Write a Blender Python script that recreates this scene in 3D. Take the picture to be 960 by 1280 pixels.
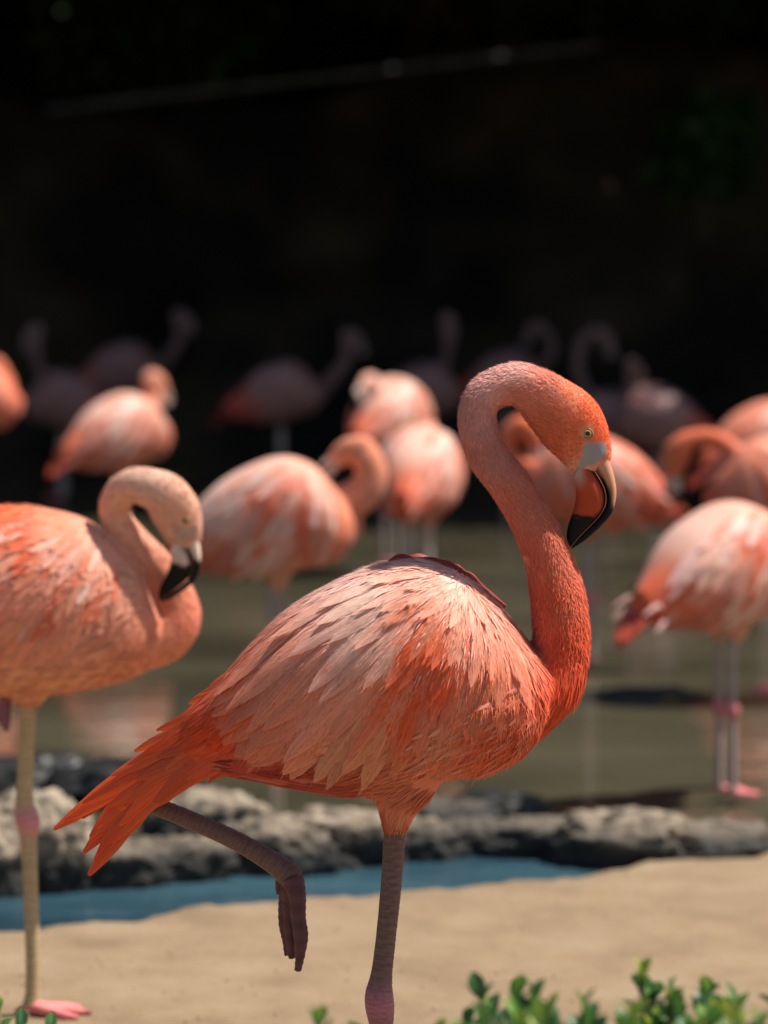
import bpy, bmesh, math, random
import numpy as np
from mathutils import Vector, Matrix, noise as mnoise
from mathutils.bvhtree import BVHTree

for o in list(bpy.data.objects): bpy.data.objects.remove(o)
S = bpy.context.scene
COL = S.collection
RNG = np.random.default_rng(7)
R = math.radians

# ------------------------------------------------------------------ camera, sky, sun, exposure
FPX, HZ, CH = 4000.0, 300.0, 1.24      # focal length in photo pixels, horizon row, camera height (m)
cam = bpy.data.cameras.new('camera'); camo = bpy.data.objects.new('camera', cam); COL.objects.link(camo)
camo.location = (0, 0, CH); camo.rotation_euler = (R(90), 0, 0)
cam.sensor_fit = 'HORIZONTAL'; cam.sensor_width = 36; cam.lens = 36 * FPX / 960
cam.shift_y = -(640 - HZ) / 960
cam.clip_start = 0.1; cam.clip_end = 500
cam.dof.use_dof = True; cam.dof.focus_distance = 3.96; cam.dof.aperture_fstop = 4.6
S.camera = camo

SUN_EL, SUN_AZ = 61.0, 83.0            # degrees; azimuth from +Y towards +X
sd = Vector((math.sin(R(SUN_AZ)) * math.cos(R(SUN_EL)), math.cos(R(SUN_AZ)) * math.cos(R(SUN_EL)), math.sin(R(SUN_EL))))
W = bpy.data.worlds.new('World'); S.world = W; W.use_nodes = True
nt = W.node_tree; nt.nodes.clear()
out = nt.nodes.new('ShaderNodeOutputWorld'); bg = nt.nodes.new('ShaderNodeBackground'); sk = nt.nodes.new('ShaderNodeTexSky')
sk.sky_type = 'NISHITA'; sk.sun_disc = False; sk.sun_elevation = R(SUN_EL); sk.sun_rotation = R(SUN_AZ)
bg.inputs[1].default_value = 0.075
nt.links.new(sk.outputs[0], bg.inputs[0]); nt.links.new(bg.outputs[0], out.inputs[0])
sun = bpy.data.lights.new('sun', 'SUN'); sun.energy = 5.0; sun.angle = R(0.53); sun.color = (1.0, 0.95, 0.88)
suno = bpy.data.objects.new('sun', sun); COL.objects.link(suno); suno.location = (6, 3, 12)
suno.rotation_euler = sd.to_track_quat('Z', 'Y').to_euler()
S.view_settings.view_transform = 'Standard'; S.view_settings.look = 'None'
S.view_settings.exposure = 0.42; S.view_settings.gamma = 1.0; S.view_settings.use_curve_mapping = False
S.render.engine = 'CYCLES'
S.cycles.use_denoising = True
S.cycles.max_bounces = 8
S.cycles.transparent_max_bounces = 8
S.cycles.sample_clamp_indirect = 6

# ------------------------------------------------------------------ helpers
def lin(c):
    c = np.asarray(c, float) / 255.0
    return np.where(c <= 0.04045, c / 12.92, ((c + 0.055) / 1.055) ** 2.4)

def X(px, d): return (px - 480) * d / FPX
def Z(py, d): return CH - (py - HZ) * d / FPX
def DG(py): return CH * FPX / (py - HZ)          # distance of a ground point seen at row py

def tag(o, label=None, cat=None, group=None, kind=None):
    if label: o['label'] = label
    if cat: o['category'] = cat
    if group: o['group'] = group
    if kind: o['kind'] = kind
    return o

def empty(name, loc=(0, 0, 0), rz=0.0, sc=1.0):
    o = bpy.data.objects.new(name, None); COL.objects.link(o)
    o.location = loc; o.rotation_euler = (0, 0, rz); o.scale = (sc,) * 3
    o.empty_display_size = 0.1
    return o

def mesh(V, F, cols=None, uv=None, smooth=True):
    me = bpy.data.meshes.new('m')
    V = np.asarray(V, float)
    if isinstance(F, np.ndarray):
        me.vertices.add(len(V)); me.vertices.foreach_set('co', V.ravel())
        n, k = F.shape
        me.loops.add(n * k); me.loops.foreach_set('vertex_index', F.ravel().astype(np.int32))
        me.polygons.add(n); me.polygons.foreach_set('loop_start', np.arange(0, n * k, k, dtype=np.int32))
        me.update(calc_edges=True)
    else:
        me.from_pydata(V.tolist(), [], F)
    if cols is not None:
        a = me.color_attributes.new('Col', 'FLOAT_COLOR', 'POINT')
        c = np.ones((len(V), 4)); c[:, :3] = np.clip(cols, 0, 1)
        a.data.foreach_set('color', c.ravel())
    if uv is not None:
        l = me.uv_layers.new(name='UVMap')
        vi = np.zeros(len(me.loops), np.int32); me.loops.foreach_get('vertex_index', vi)
        l.data.foreach_set('uv', np.asarray(uv, float)[vi].ravel())
    if smooth:
        me.polygons.foreach_set('use_smooth', np.ones(len(me.polygons), bool))
    me.validate()
    return me

def obj(name, me, mat=None, parent=None):
    o = bpy.data.objects.new(name, me); COL.objects.link(o)
    if mat is not None and len(me.materials) == 0: me.materials.append(mat)
    if parent is not None: o.parent = parent
    return o

def catmull(P, step):
    """smooth path through rows of P (first 2-3 columns are position), resampled about every `step` units"""
    P = np.asarray(P, float); n = len(P)
    E = np.vstack([2 * P[0] - P[1], P, 2 * P[-1] - P[-2]])
    o = []
    for i in range(n - 1):
        p0, p1, p2, p3 = E[i:i + 4]
        m = max(1, int(np.linalg.norm((p2 - p1)[:3]) / step))
        for t in np.arange(m) / m:
            o.append(0.5 * (2 * p1 + (p2 - p0) * t + (2 * p0 - 5 * p1 + 4 * p2 - p3) * t * t + (3 * p1 - p0 - 3 * p2 + p3) * t ** 3))
    o.append(P[-1])
    return np.array(o)

def loft(rings, closed_ends=True):
    n = len(rings[0]); V = np.vstack(rings); F = []
    for i in range(len(rings) - 1):
        for j in range(n):
            a = i * n + j; b = i * n + (j + 1) % n
            F.append((a, b, b + n, a + n))
    if closed_ends:
        k = len(V); V = np.vstack([V, rings[0].mean(0), rings[-1].mean(0)])
        m = (len(rings) - 1) * n
        for j in range(n):
            F.append((k, (j + 1) % n, j)); F.append((k + 1, m + j, m + (j + 1) % n))
    return V, F

def tube(path, seg=20, dep=None, rough=None):
    """path rows: x, y, z, r.  Rings in the plane normal to the path; dep = depth factor per row"""
    path = np.asarray(path, float)
    P, r = path[:, :3], path[:, 3]
    T = np.gradient(P, axis=0); T /= np.linalg.norm(T, axis=1)[:, None] + 1e-9
    a = np.linspace(0, 2 * math.pi, seg, endpoint=False)
    rings = []
    for i in range(len(P)):
        Y = np.array([0, 1.0, 0])
        if abs(T[i, 1]) > 0.9: Y = np.array([1.0, 0, 0])
        N = np.cross(T[i], Y); N /= np.linalg.norm(N); B = np.cross(N, T[i])
        k = 1.0 if dep is None else dep[i]
        rr = r[i] * (np.ones(seg) if rough is None else rough(i, a))
        rings.append(P[i] + (np.cos(a) * rr)[:, None] * N + (np.sin(a) * rr * k)[:, None] * B)
    return loft(rings)

def join(parts):
    V, F, o = [], [], 0
    for v, f in parts:
        V.append(v); F += [tuple(i + o for i in q) for q in f]; o += len(v)
    return np.vstack(V), F

def fuse(parts, voxel, smooth=6, fac=0.5):
    """one continuous surface round several closed shapes"""
    V, F = join(parts)
    me = mesh(V, F); t = bpy.data.objects.new('t', me); COL.objects.link(t)
    m = t.modifiers.new('r', 'REMESH'); m.mode = 'VOXEL'; m.voxel_size = voxel
    if smooth:
        s = t.modifiers.new('s', 'SMOOTH'); s.factor = fac; s.iterations = smooth
    dg = bpy.context.evaluated_depsgraph_get(); dg.update()
    r = bpy.data.meshes.new_from_object(t.evaluated_get(dg))
    bpy.data.objects.remove(t); bpy.data.meshes.remove(me)
    V = np.zeros(len(r.vertices) * 3); r.vertices.foreach_get('co', V); V = V.reshape(-1, 3)
    N = np.zeros(len(r.vertices) * 3); r.vertices.foreach_get('normal', N); N = N.reshape(-1, 3)
    F = [tuple(p.vertices) for p in r.polygons]
    bpy.data.meshes.remove(r)
    return V, F, N

def idw(P, ctrl, power=3.0):
    P = np.atleast_2d(P)
    c = np.array([k[:2] for k in ctrl], float); v = lin([k[2] for k in ctrl])
    w = 1 / (((P[:, None, :] - c[None]) ** 2).sum(2) + 30) ** (power / 2)
    return (w[:, :, None] * v[None]).sum(1) / w.sum(1)[:, None]

def sstep(a, b, x):
    t = np.clip((x - a) / (b - a), 0, 1); return t * t * (3 - 2 * t)

# ------------------------------------------------------------------ materials
def newmat(name):
    m = bpy.data.materials.new(name); m.use_nodes = True
    n = m.node_tree.nodes; p = n['Principled BSDF']
    return m, m.node_tree, p

def node(t, kind, **kw):
    n = t.nodes.new(kind)
    for k, v in kw.items():
        if k in n.inputs.keys() if hasattr(n.inputs, 'keys') else False: n.inputs[k].default_value = v
        else: setattr(n, k, v)
    return n

def ramp(t, stops):
    r = t.nodes.new('ShaderNodeValToRGB'); e = r.color_ramp.elements
    while len(e) < len(stops): e.new(0.5)
    for k, (p, c) in zip(e, stops):
        k.position = p; k.color = (*c, 1) if len(c) == 3 else c
    return r

def mat_colored(name, rough=0.7, spec=0.3, scale=120.0, bump=0.3, var=0.25, transl=0.0, sheen=0.0, dist=0.002):
    """base colour from the painted plumage / skin attribute, with fine mottling and relief"""
    m, t, p = newmat(name); L = t.links.new
    a = node(t, 'ShaderNodeVertexColor'); a.layer_name = 'Col'
    tc = node(t, 'ShaderNodeTexCoord'); nz = node(t, 'ShaderNodeTexNoise'); nz.inputs['Scale'].default_value = scale; nz.inputs['Detail'].default_value = 4
    L(tc.outputs['Object'], nz.inputs['Vector'])
    mr = node(t, 'ShaderNodeMapRange'); mr.inputs[3].default_value = 1 - var; mr.inputs[4].default_value = 1 + var
    L(nz.outputs['Fac'], mr.inputs[0])
    mx = node(t, 'ShaderNodeVectorMath', operation='SCALE'); L(a.outputs[0], mx.inputs[0]); L(mr.outputs[0], mx.inputs['Scale'])
    L(mx.outputs[0], p.inputs['Base Color'])
    p.inputs['Roughness'].default_value = rough; p.inputs['Specular IOR Level'].default_value = spec
    p.inputs['Sheen Weight'].default_value = sheen; p.inputs['Sheen Roughness'].default_value = 0.4
    b = node(t, 'ShaderNodeBump'); b.inputs['Strength'].default_value = bump; b.inputs['Distance'].default_value = dist
    L(nz.outputs['Fac'], b.inputs['Height']); L(b.outputs[0], p.inputs['Normal'])
    if transl:
        tr = node(t, 'ShaderNodeBsdfTranslucent'); L(mx.outputs[0], tr.inputs[0])
        ms = node(t, 'ShaderNodeMixShader'); ms.inputs[0].default_value = transl
        L(p.outputs[0], ms.inputs[1]); L(tr.outputs[0], ms.inputs[2]); L(ms.outputs[0], t.nodes['Material Output'].inputs[0])
    return m

def mat_feather(name):
    """vane: barbs run obliquely from the shaft; u across (-1..1), v along (0..1)"""
    m, t, p = newmat(name); L = t.links.new
    a = node(t, 'ShaderNodeVertexColor'); a.layer_name = 'Col'
    uv = node(t, 'ShaderNodeUVMap'); sp = node(t, 'ShaderNodeSeparateXYZ'); L(uv.outputs[0], sp.inputs[0])
    ab = node(t, 'ShaderNodeMath', operation='ABSOLUTE'); L(sp.outputs[0], ab.inputs[0])
    q = node(t, 'ShaderNodeMath', operation='MULTIPLY_ADD'); L(ab.outputs[0], q.inputs[0]); q.inputs[1].default_value = -0.22; L(sp.outputs[1], q.inputs[2])
    oi = node(t, 'ShaderNodeObjectInfo')
    cb = node(t, 'ShaderNodeCombineXYZ'); L(q.outputs[0], cb.inputs[0]); L(sp.outputs[0], cb.inputs[1])
    rz = node(t, 'ShaderNodeMath', operation='MULTIPLY'); L(oi.outputs['Random'], rz.inputs[0]); rz.inputs[1].default_value = 50
    L(rz.outputs[0], cb.inputs[2])
    mp = node(t, 'ShaderNodeMapping'); mp.inputs['Scale'].default_value = (46, 2.2, 1); L(cb.outputs[0], mp.inputs[0])
    nz = node(t, 'ShaderNodeTexNoise'); nz.inputs['Scale'].default_value = 1.0; nz.inputs['Detail'].default_value = 3; L(mp.outputs[0], nz.inputs['Vector'])
    # long streaks parallel to the shaft
    mp2 = node(t, 'ShaderNodeMapping'); mp2.inputs['Scale'].default_value = (2.2, 5.0, 1); L(cb.outputs[0], mp2.inputs[0])
    n2 = node(t, 'ShaderNodeTexNoise'); n2.inputs['Scale'].default_value = 1.0; n2.inputs['Detail'].default_value = 2; L(mp2.outputs[0], n2.inputs['Vector'])
    m1 = node(t, 'ShaderNodeMapRange'); m1.inputs[3].default_value = 0.80; m1.inputs[4].default_value = 1.20; L(nz.outputs['Fac'], m1.inputs[0])
    m2 = node(t, 'ShaderNodeMapRange'); m2.inputs[3].default_value = 0.72; m2.inputs[4].default_value = 1.28; L(n2.outputs['Fac'], m2.inputs[0])
    mm = node(t, 'ShaderNodeMath', operation='MULTIPLY'); L(m1.outputs[0], mm.inputs[0]); L(m2.outputs[0], mm.inputs[1])
    # pale shaft
    sh = node(t, 'ShaderNodeMath', operation='LESS_THAN'); L(ab.outputs[0], sh.inputs[0]); sh.inputs[1].default_value = 0.05
    s2 = node(t, 'ShaderNodeMath', operation='MULTIPLY_ADD'); L(sh.outputs[0], s2.inputs[0]); s2.inputs[1].default_value = 0.2; L(mm.outputs[0], s2.inputs[2])
    mx = node(t, 'ShaderNodeVectorMath', operation='SCALE'); L(a.outputs[0], mx.inputs[0]); L(s2.outputs[0], mx.inputs['Scale'])
    L(mx.outputs[0], p.inputs['Base Color'])
    p.inputs['Roughness'].default_value = 0.48; p.inputs['Specular IOR Level'].default_value = 0.4
    b = node(t, 'ShaderNodeBump'); b.inputs['Strength'].default_value = 0.5; b.inputs['Distance'].default_value = 0.0012
    L(nz.outputs['Fac'], b.inputs['Height']); L(b.outputs[0], p.inputs['Normal'])
    tr = node(t, 'ShaderNodeBsdfTranslucent'); L(mx.outputs[0], tr.inputs[0])
    ms = node(t, 'ShaderNodeMixShader'); ms.inputs[0].default_value = 0.3
    L(p.outputs[0], ms.inputs[1]); L(tr.outputs[0], ms.inputs[2]); L(ms.outputs[0], t.nodes['Material Output'].inputs[0])
    return m

def mat_noise(name, c1, c2, scale=8, rough=0.8, bump=0.4, spec=0.3, detail=8, dist=0.01, lo=0.35, hi=0.65, transl=0.0):
    m, t, p = newmat(name); L = t.links.new
    tc = node(t, 'ShaderNodeTexCoord'); nz = node(t, 'ShaderNodeTexNoise'); nz.inputs['Scale'].default_value = scale; nz.inputs['Detail'].default_value = detail
    L(tc.outputs['Object'], nz.inputs['Vector'])
    r = ramp(t, [(lo, c1), (hi, c2)]); L(nz.outputs['Fac'], r.inputs[0]); L(r.outputs[0], p.inputs['Base Color'])
    p.inputs['Roughness'].default_value = rough; p.inputs['Specular IOR Level'].default_value = spec
    b = node(t, 'ShaderNodeBump'); b.inputs['Strength'].default_value = bump; b.inputs['Distance'].default_value = dist
    L(nz.outputs['Fac'], b.inputs['Height']); L(b.outputs[0], p.inputs['Normal'])
    if transl:
        tr = node(t, 'ShaderNodeBsdfTranslucent'); L(r.outputs[0], tr.inputs[0])
        ms = node(t, 'ShaderNodeMixShader'); ms.inputs[0].default_value = transl
        L(p.outputs[0], ms.inputs[1]); L(tr.outputs[0], ms.inputs[2]); L(ms.outputs[0], t.nodes['Material Output'].inputs[0])
    return m

def mat_sand():
    m, t, p = newmat('sand'); L = t.links.new
    tc = node(t, 'ShaderNodeTexCoord')
    n1 = node(t, 'ShaderNodeTexNoise'); n1.inputs['Scale'].default_value = 5; n1.inputs['Detail'].default_value = 9; n1.inputs['Roughness'].default_value = 0.65
    n2 = node(t, 'ShaderNodeTexNoise'); n2.inputs['Scale'].default_value = 220; n2.inputs['Detail'].default_value = 3
    for n in (n1, n2): L(tc.outputs['Object'], n.inputs['Vector'])
    r = ramp(t, [(0.3, lin((129, 108, 84))), (0.5, lin((146, 124, 98))), (0.72, lin((158, 137, 111)))]); L(n1.outputs['Fac'], r.inputs[0])
    mr = node(t, 'ShaderNodeMapRange'); mr.inputs[3].default_value = 0.6; mr.inputs[4].default_value = 1.35; L(n2.outputs['Fac'], mr.inputs[0])
    mx = node(t, 'ShaderNodeVectorMath', operation='SCALE'); L(r.outputs[0], mx.inputs[0]); L(mr.outputs[0], mx.inputs['Scale'])
    L(mx.outputs[0], p.inputs['Base Color']); p.inputs['Roughness'].default_value = 0.95; p.inputs['Specular IOR Level'].default_value = 0.1
    ad = node(t, 'ShaderNodeMath', operation='MULTIPLY_ADD'); L(n1.outputs['Fac'], ad.inputs[0]); ad.inputs[1].default_value = 4.0; L(n2.outputs['Fac'], ad.inputs[2])
    b = node(t, 'ShaderNodeBump'); b.inputs['Strength'].default_value = 0.5; b.inputs['Distance'].default_value = 0.006
    L(ad.outputs[0], b.inputs['Height']); L(b.outputs[0], p.inputs['Normal'])
    return m

def mat_water(name, c1, c2, bump=0.15, scale=3.0, rough=0.06):
    m, t, p = newmat(name); L = t.links.new
    tc = node(t, 'ShaderNodeTexCoord')
    mp = node(t, 'ShaderNodeMapping'); mp.inputs['Scale'].default_value = (1, 2.2, 1); L(tc.outputs['Object'], mp.inputs[0])
    n1 = node(t, 'ShaderNodeTexNoise'); n1.inputs['Scale'].default_value = 0.9; n1.inputs['Detail'].default_value = 5; L(mp.outputs[0], n1.inputs['Vector'])
    r = ramp(t, [(0.35, c1), (0.65, c2)]); L(n1.outputs['Fac'], r.inputs[0]); L(r.outputs[0], p.inputs['Base Color'])
    n2 = node(t, 'ShaderNodeTexNoise'); n2.inputs['Scale'].default_value = scale; n2.inputs['Detail'].default_value = 3; L(mp.outputs[0], n2.inputs['Vector'])
    b = node(t, 'ShaderNodeBump'); b.inputs['Strength'].default_value = bump; b.inputs['Distance'].default_value = 0.02
    L(n2.outputs['Fac'], b.inputs['Height']); L(b.outputs[0], p.inputs['Normal'])
    p.inputs['Roughness'].default_value = rough; p.inputs['IOR'].default_value = 1.33
    return m

def mat_rock():
    m, t, p = newmat('rock'); L = t.links.new
    g = node(t, 'ShaderNodeNewGeometry'); sp = node(t, 'ShaderNodeSeparateXYZ'); L(g.outputs['Position'], sp.inputs[0])
    n1 = node(t, 'ShaderNodeTexNoise'); n1.inputs['Scale'].default_value = 19; n1.inputs['Detail'].default_value = 8
    n2 = node(t, 'ShaderNodeTexNoise'); n2.inputs['Scale'].default_value = 60; n2.inputs['Detail'].default_value = 5
    for n in (n1, n2): L(g.outputs['Position'], n.inputs['Vector'])
    r = ramp(t, [(0.32, lin((50, 45, 39))), (0.5, lin((138, 122, 102))), (0.66, lin((178, 162, 138)))]); L(n1.outputs['Fac'], r.inputs[0])
    # algae stain with a ragged upper edge along the waterline
    ed = node(t, 'ShaderNodeMath', operation='MULTIPLY_ADD'); L(n1.outputs['Fac'], ed.inputs[0]); ed.inputs[1].default_value = -0.10; L(sp.outputs[2], ed.inputs[2])
    mr = node(t, 'ShaderNodeMapRange'); mr.inputs[1].default_value = -0.03; mr.inputs[2].default_value = 0.02; L(ed.outputs[0], mr.inputs[0])
    mx = node(t, 'ShaderNodeMixRGB'); L(mr.outputs[0], mx.inputs[0]); mx.inputs[1].default_value = (0.022, 0.02, 0.017, 1); L(r.outputs[0], mx.inputs[2])
    L(mx.outputs[0], p.inputs['Base Color']); p.inputs['Roughness'].default_value = 0.85
    ad = node(t, 'ShaderNodeMath', operation='MULTIPLY_ADD'); L(n1.outputs['Fac'], ad.inputs[0]); ad.inputs[1].default_value = 3; L(n2.outputs['Fac'], ad.inputs[2])
    b = node(t, 'ShaderNodeBump'); b.inputs['Strength'].default_value = 0.9; b.inputs['Distance'].default_value = 0.01
    L(ad.outputs[0], b.inputs['Height']); L(b.outputs[0], p.inputs['Normal'])
    return m

M_PLUM = mat_colored('plumage', rough=0.85, spec=0.15, scale=90, bump=0.35, var=0.12, sheen=0.15)
M_TUFT = mat_colored('plumage_tufts', rough=0.7, spec=0.2, scale=60, bump=0.0, var=0.12, transl=0.22)
M_FEATH = mat_feather('feather_vane')
M_SKIN = mat_colored('leg_skin', rough=0.6, spec=0.35, scale=260, bump=0.5, var=0.30, dist=0.001)
M_BILL = mat_colored('bill_horn', rough=0.5, spec=0.16, scale=70, bump=0.08, var=0.15, dist=0.001)
M_EYE = mat_colored('eye_glossy', rough=0.08, spec=0.6, scale=300, bump=0.0, var=0.1)
M_SAND = mat_sand()
M_POND = mat_water('pond_water', lin((62, 58, 45)), lin((86, 80, 63)), bump=0.09, scale=5.0, rough=0.025)
M_CHAN = mat_water('channel_water', lin((26, 52, 64)), lin((60, 90, 100)), bump=0.4, scale=9.0, rough=0.12)
M_ROCK = mat_rock()
M_DARKROCK = mat_noise('dark_rock', (0.008, 0.008, 0.007), (0.03, 0.028, 0.022), scale=12, rough=0.45, bump=0.8)  # near-black rock colour with a semi-gloss surface
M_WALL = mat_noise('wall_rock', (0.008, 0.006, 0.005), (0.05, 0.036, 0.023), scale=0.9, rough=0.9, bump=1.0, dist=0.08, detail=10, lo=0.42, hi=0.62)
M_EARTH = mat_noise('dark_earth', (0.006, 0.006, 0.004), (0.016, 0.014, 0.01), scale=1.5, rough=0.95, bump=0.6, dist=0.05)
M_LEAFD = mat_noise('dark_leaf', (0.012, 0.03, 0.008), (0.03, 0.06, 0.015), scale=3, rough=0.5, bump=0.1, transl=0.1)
M_BARK = mat_noise('bark', (0.03, 0.022, 0.015), (0.08, 0.06, 0.042), scale=9, rough=0.9, bump=0.9, dist=0.02)
M_PIPE = mat_noise('grey_pipe', (0.10, 0.11, 0.12), (0.2, 0.21, 0.23), scale=6, rough=0.4, bump=0.1)
M_LEAF = mat_colored('shrub_leaf', rough=0.35, spec=0.5, scale=60, bump=0.15, var=0.25, transl=0.3)
M_STEM = mat_noise('shrub_stem', lin((70, 92, 48)), lin((120, 92, 70)), scale=20, rough=0.6, bump=0.3)

# ------------------------------------------------------------------ ground
def axis(lo, a, b, hi, fine, coarse):
    left = -np.geomspace(max(a - lo, 1e-3), fine, coarse) + a if a > lo else np.array([])
    right = np.geomspace(fine, hi - b, coarse) + b
    return np.unique(np.concatenate([left, np.arange(a, b + fine / 2, fine), right]))

shore_px = [(-200, 1172), (0, 1160), (60, 1154), (120, 1148), (180, 1146), (230, 1132), (300, 1124), (400, 1116), (480, 1113), (560, 1106), (650, 1097), (720, 1091), (768, 1086), (800, 1076), (830, 1062), (960, 1050), (1200, 1040)]
sx = np.array([X(p, DG(q)) for p, q in shore_px]); sy = np.array([DG(q) for p, q in shore_px])
def shore(x): return np.interp(x, sx, sy) + 0.012 * np.sin(x * 31) + 0.008 * np.sin(x * 73 + 1) + 0.005 * np.sin(x * 131)
gx = axis(-70, -1.6, 1.6, 70, 0.025, 26); gy = axis(-30, 4.9, 7.3, 90, 0.02, 30)
GX, GY = np.meshgrid(gx, gy)
dz = GY - shore(GX)
GZ = 0.004 * np.array([[mnoise.noise((x * 3, y * 3, 0)) for x in gx] for y in gy])
GZ = GZ - 0.30 * sstep(-0.015, 0.25, dz) - 0.018 * sstep(-0.03, 0.012, dz)
nx = len(gx)
I = (np.arange(len(gy) - 1)[:, None] * nx + np.arange(nx - 1)[None]).ravel()
ground = obj('sand_ground', mesh(np.stack([GX, GY, GZ], -1).reshape(-1, 3), np.stack([I, I + 1, I + nx + 1, I + nx], 1)), M_SAND)
tag(ground, 'pale tan sand bank at the edge of the pond', kind='structure')

def sheet(name, pts, mat, label):
    o = obj(name, mesh(np.array(pts), [tuple(range(len(pts)))], smooth=False), mat); return tag(o, label, kind='structure')
WZ = -0.022
sheet('channel_water', [(-6, 5.0, WZ), (6, 5.0, WZ), (6, 6.78, WZ), (0, 6.6, WZ), (-6, 6.42, WZ)], M_CHAN, 'narrow strip of clear blue water between sand and rocks')
sheet('pond_water', [(-40, 5.4, WZ), (-6, 6.42, WZ), (0, 6.6, WZ), (6, 6.78, WZ), (40, 7.8, WZ), (40, 20.6, WZ), (-40, 20.6, WZ)], M_POND, 'murky olive pond water with pink reflections')

# hillside added behind the wall to close off the sky
hx = np.linspace(-60, 60, 61); hy = np.concatenate([np.linspace(20.9, 26, 14), np.linspace(27, 60, 12)])
HX, HY = np.meshgrid(hx, hy)
HZz = 0.5 + 6.5 * sstep(20.5, 27, HY) + 4 * sstep(27, 60, HY) + np.array([[0.5 * mnoise.noise((x * .5, y * .5, 3)) for x in hx] for y in hy])
n = len(hx); I = (np.arange(len(hy) - 1)[:, None] * n + np.arange(n - 1)[None]).ravel()
tag(obj('hillside', mesh(np.stack([HX, HY, HZz], -1).reshape(-1, 3), np.stack([I, I + 1, I + n + 1, I + n], 1)), M_EARTH), 'added dark hillside closing off the sky behind the rock wall', kind='structure')

# rock wall across the back of the pond
def wall_top(x): return 2.30 + 0.118 * x + 0.10 * math.sin(x * 1.7) + 0.05 * math.sin(x * 4.3)
wx = np.arange(-14, 14.01, 0.12); rows = 26
V = []
for r_ in range(rows + 4):
    for x in wx:
        t = min(r_ / (rows - 1), 1.0); h = wall_top(x)
        z = -0.3 + (h + 0.3) * t; back = max(0, r_ - rows + 1) * 0.35
        p = Vector((x, z * 1.3, 2.2))
        y = 20.0 + 0.35 * t - 0.55 * (mnoise.fractal(p * 0.7, 1.0, 2.0, 5)) - 0.18 * mnoise.noise(p * 2.3) + back
        V.append((x, y, z + (0.06 * mnoise.noise(p * 2) if back else 0)))
n = len(wx); I = (np.arange(rows + 3)[:, None] * n + np.arange(n - 1)[None]).ravel()
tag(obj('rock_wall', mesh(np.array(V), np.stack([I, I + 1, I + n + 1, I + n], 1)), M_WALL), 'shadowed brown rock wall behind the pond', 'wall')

# handrail on the wall
hr = empty('handrail', (X(110, 19.4), 19.4, 0)); tag(hr, 'thin pale grey pipe rail sloping along the dark rock wall', 'handrail')
A = np.array([X(60, 19.4), 19.4, Z(137, 19.4)]); B = np.array([X(750, 19.4), 19.4, Z(56, 19.4)])
def pipe(a, b, r0, name, par, mat, n=2):
    t = np.linspace(0, 1, n)[:, None]; P = a + (b - a) * t
    v, f = tube(np.hstack([P, np.full((n, 1), r0)]), 10)
    return obj(name, mesh(v - np.array(par.location), f), mat, par)
pipe(A, B, 0.014, 'rail', hr, M_PIPE, 8)
for t in (0.03, 0.35, 0.67, 0.97):
    q = A + (B - A) * t; pipe(q, np.array([q[0] + .02, q[1] + 0.9, q[2] + 0.02]), 0.014, 'bracket', hr, M_PIPE)

# ------------------------------------------------------------------ trees added mostly above the view so their crowns shade the pond's back
def leaf_cloud(blobs, n, size, seed):
    g = np.random.default_rng(seed); V = []; C = []
    w = np.array([b[3] * b[4] * b[5] for b in blobs]) ** 0.7; w /= w.sum()
    ids = g.choice(len(blobs), n, p=w); B = np.array(blobs)[ids]
    u = g.normal(size=(n, 3)); u /= np.linalg.norm(u, axis=1)[:, None]
    r = g.random(n) ** 0.45
    c = B[:, :3] + u * r[:, None] * B[:, 3:6]
    a = g.normal(size=(n, 3)); a /= np.linalg.norm(a, axis=1)[:, None]
    b = np.cross(a, g.normal(size=(n, 3))); b /= np.linalg.norm(b, axis=1)[:, None]
    s = size * (0.6 + 0.8 * g.random(n))[:, None]
    P = np.stack([c - a * s, c + b * s * .42, c + a * s, c - b * s * .42], 1).reshape(-1, 3)
    return P, np.arange(4 * n).reshape(n, 4)

def tree(x, y, base, blobs, n, seed, label, name='tree'):
    t = empty(name, (x, y, base)); tag(t, label, 'tree', 'added shade trees above the rock wall')
    top = np.array(blobs)[:, :3].mean(0)
    path = catmull([(x, y, base - .3, .28), (x + .1, y - .2, base + 1.4, .22), (x * .6 + top[0] * .4, y * .6 + top[1] * .4, top[2] * .7, .17), (*top, .08)], 0.3)
    parts = [tube(path, 12)]
    for b in blobs:
        s = path[len(path) * 2 // 3, :3]; e = np.array(b[:3])
        parts.append(tube(np.array([[*s, .1], [*((s + e) / 2 + (0, 0, .2)), .07], [*e, .03]]), 8))
    v, f = join(parts); obj('trunk', mesh(v - np.array((x, y, base)), f), M_BARK, t)
    P, F = leaf_cloud(blobs, n, 0.24, seed); obj('shade_crown', mesh(P - np.array((x, y, base)), F, smooth=False), M_LEAFD, t)
    return t
tl = ['broad added shade tree above the far left of the rock wall', 'added shade tree above the rock wall where the rail begins',
      'added shade tree behind the middle of the pipe rail', 'added shade tree above the rock wall past the upper rail end', 'broad added shade tree above the far right of the rock wall']
for i, x in enumerate((-10.5, -5.2, 0.3, 5.6, 11.0)):
    g = random.Random(i)
    blobs = [(x + g.uniform(-1, 1) + dx, 17.7 + dy + g.uniform(-.3, .3), 3.65 + dzz + g.uniform(-.2, .2), 2.3, 1.5, .85)
             for dx, dy, dzz in ((-1.8, -1.9, 0), (0, -1.9, .1), (1.8, -1.9, 0), (-1.8, 0.3, .5), (0.2, .4, .6), (1.9, .3, .5), (-1.5, 2.6, .6), (1.4, 2.6, .7), (0, 4.4, .2), (-1.6, 5.2, 0), (1.6, 5.0, -.1))]
    tree(x, 22.6, 2.0, blobs, 13000, 20 + i, tl[i])

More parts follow.
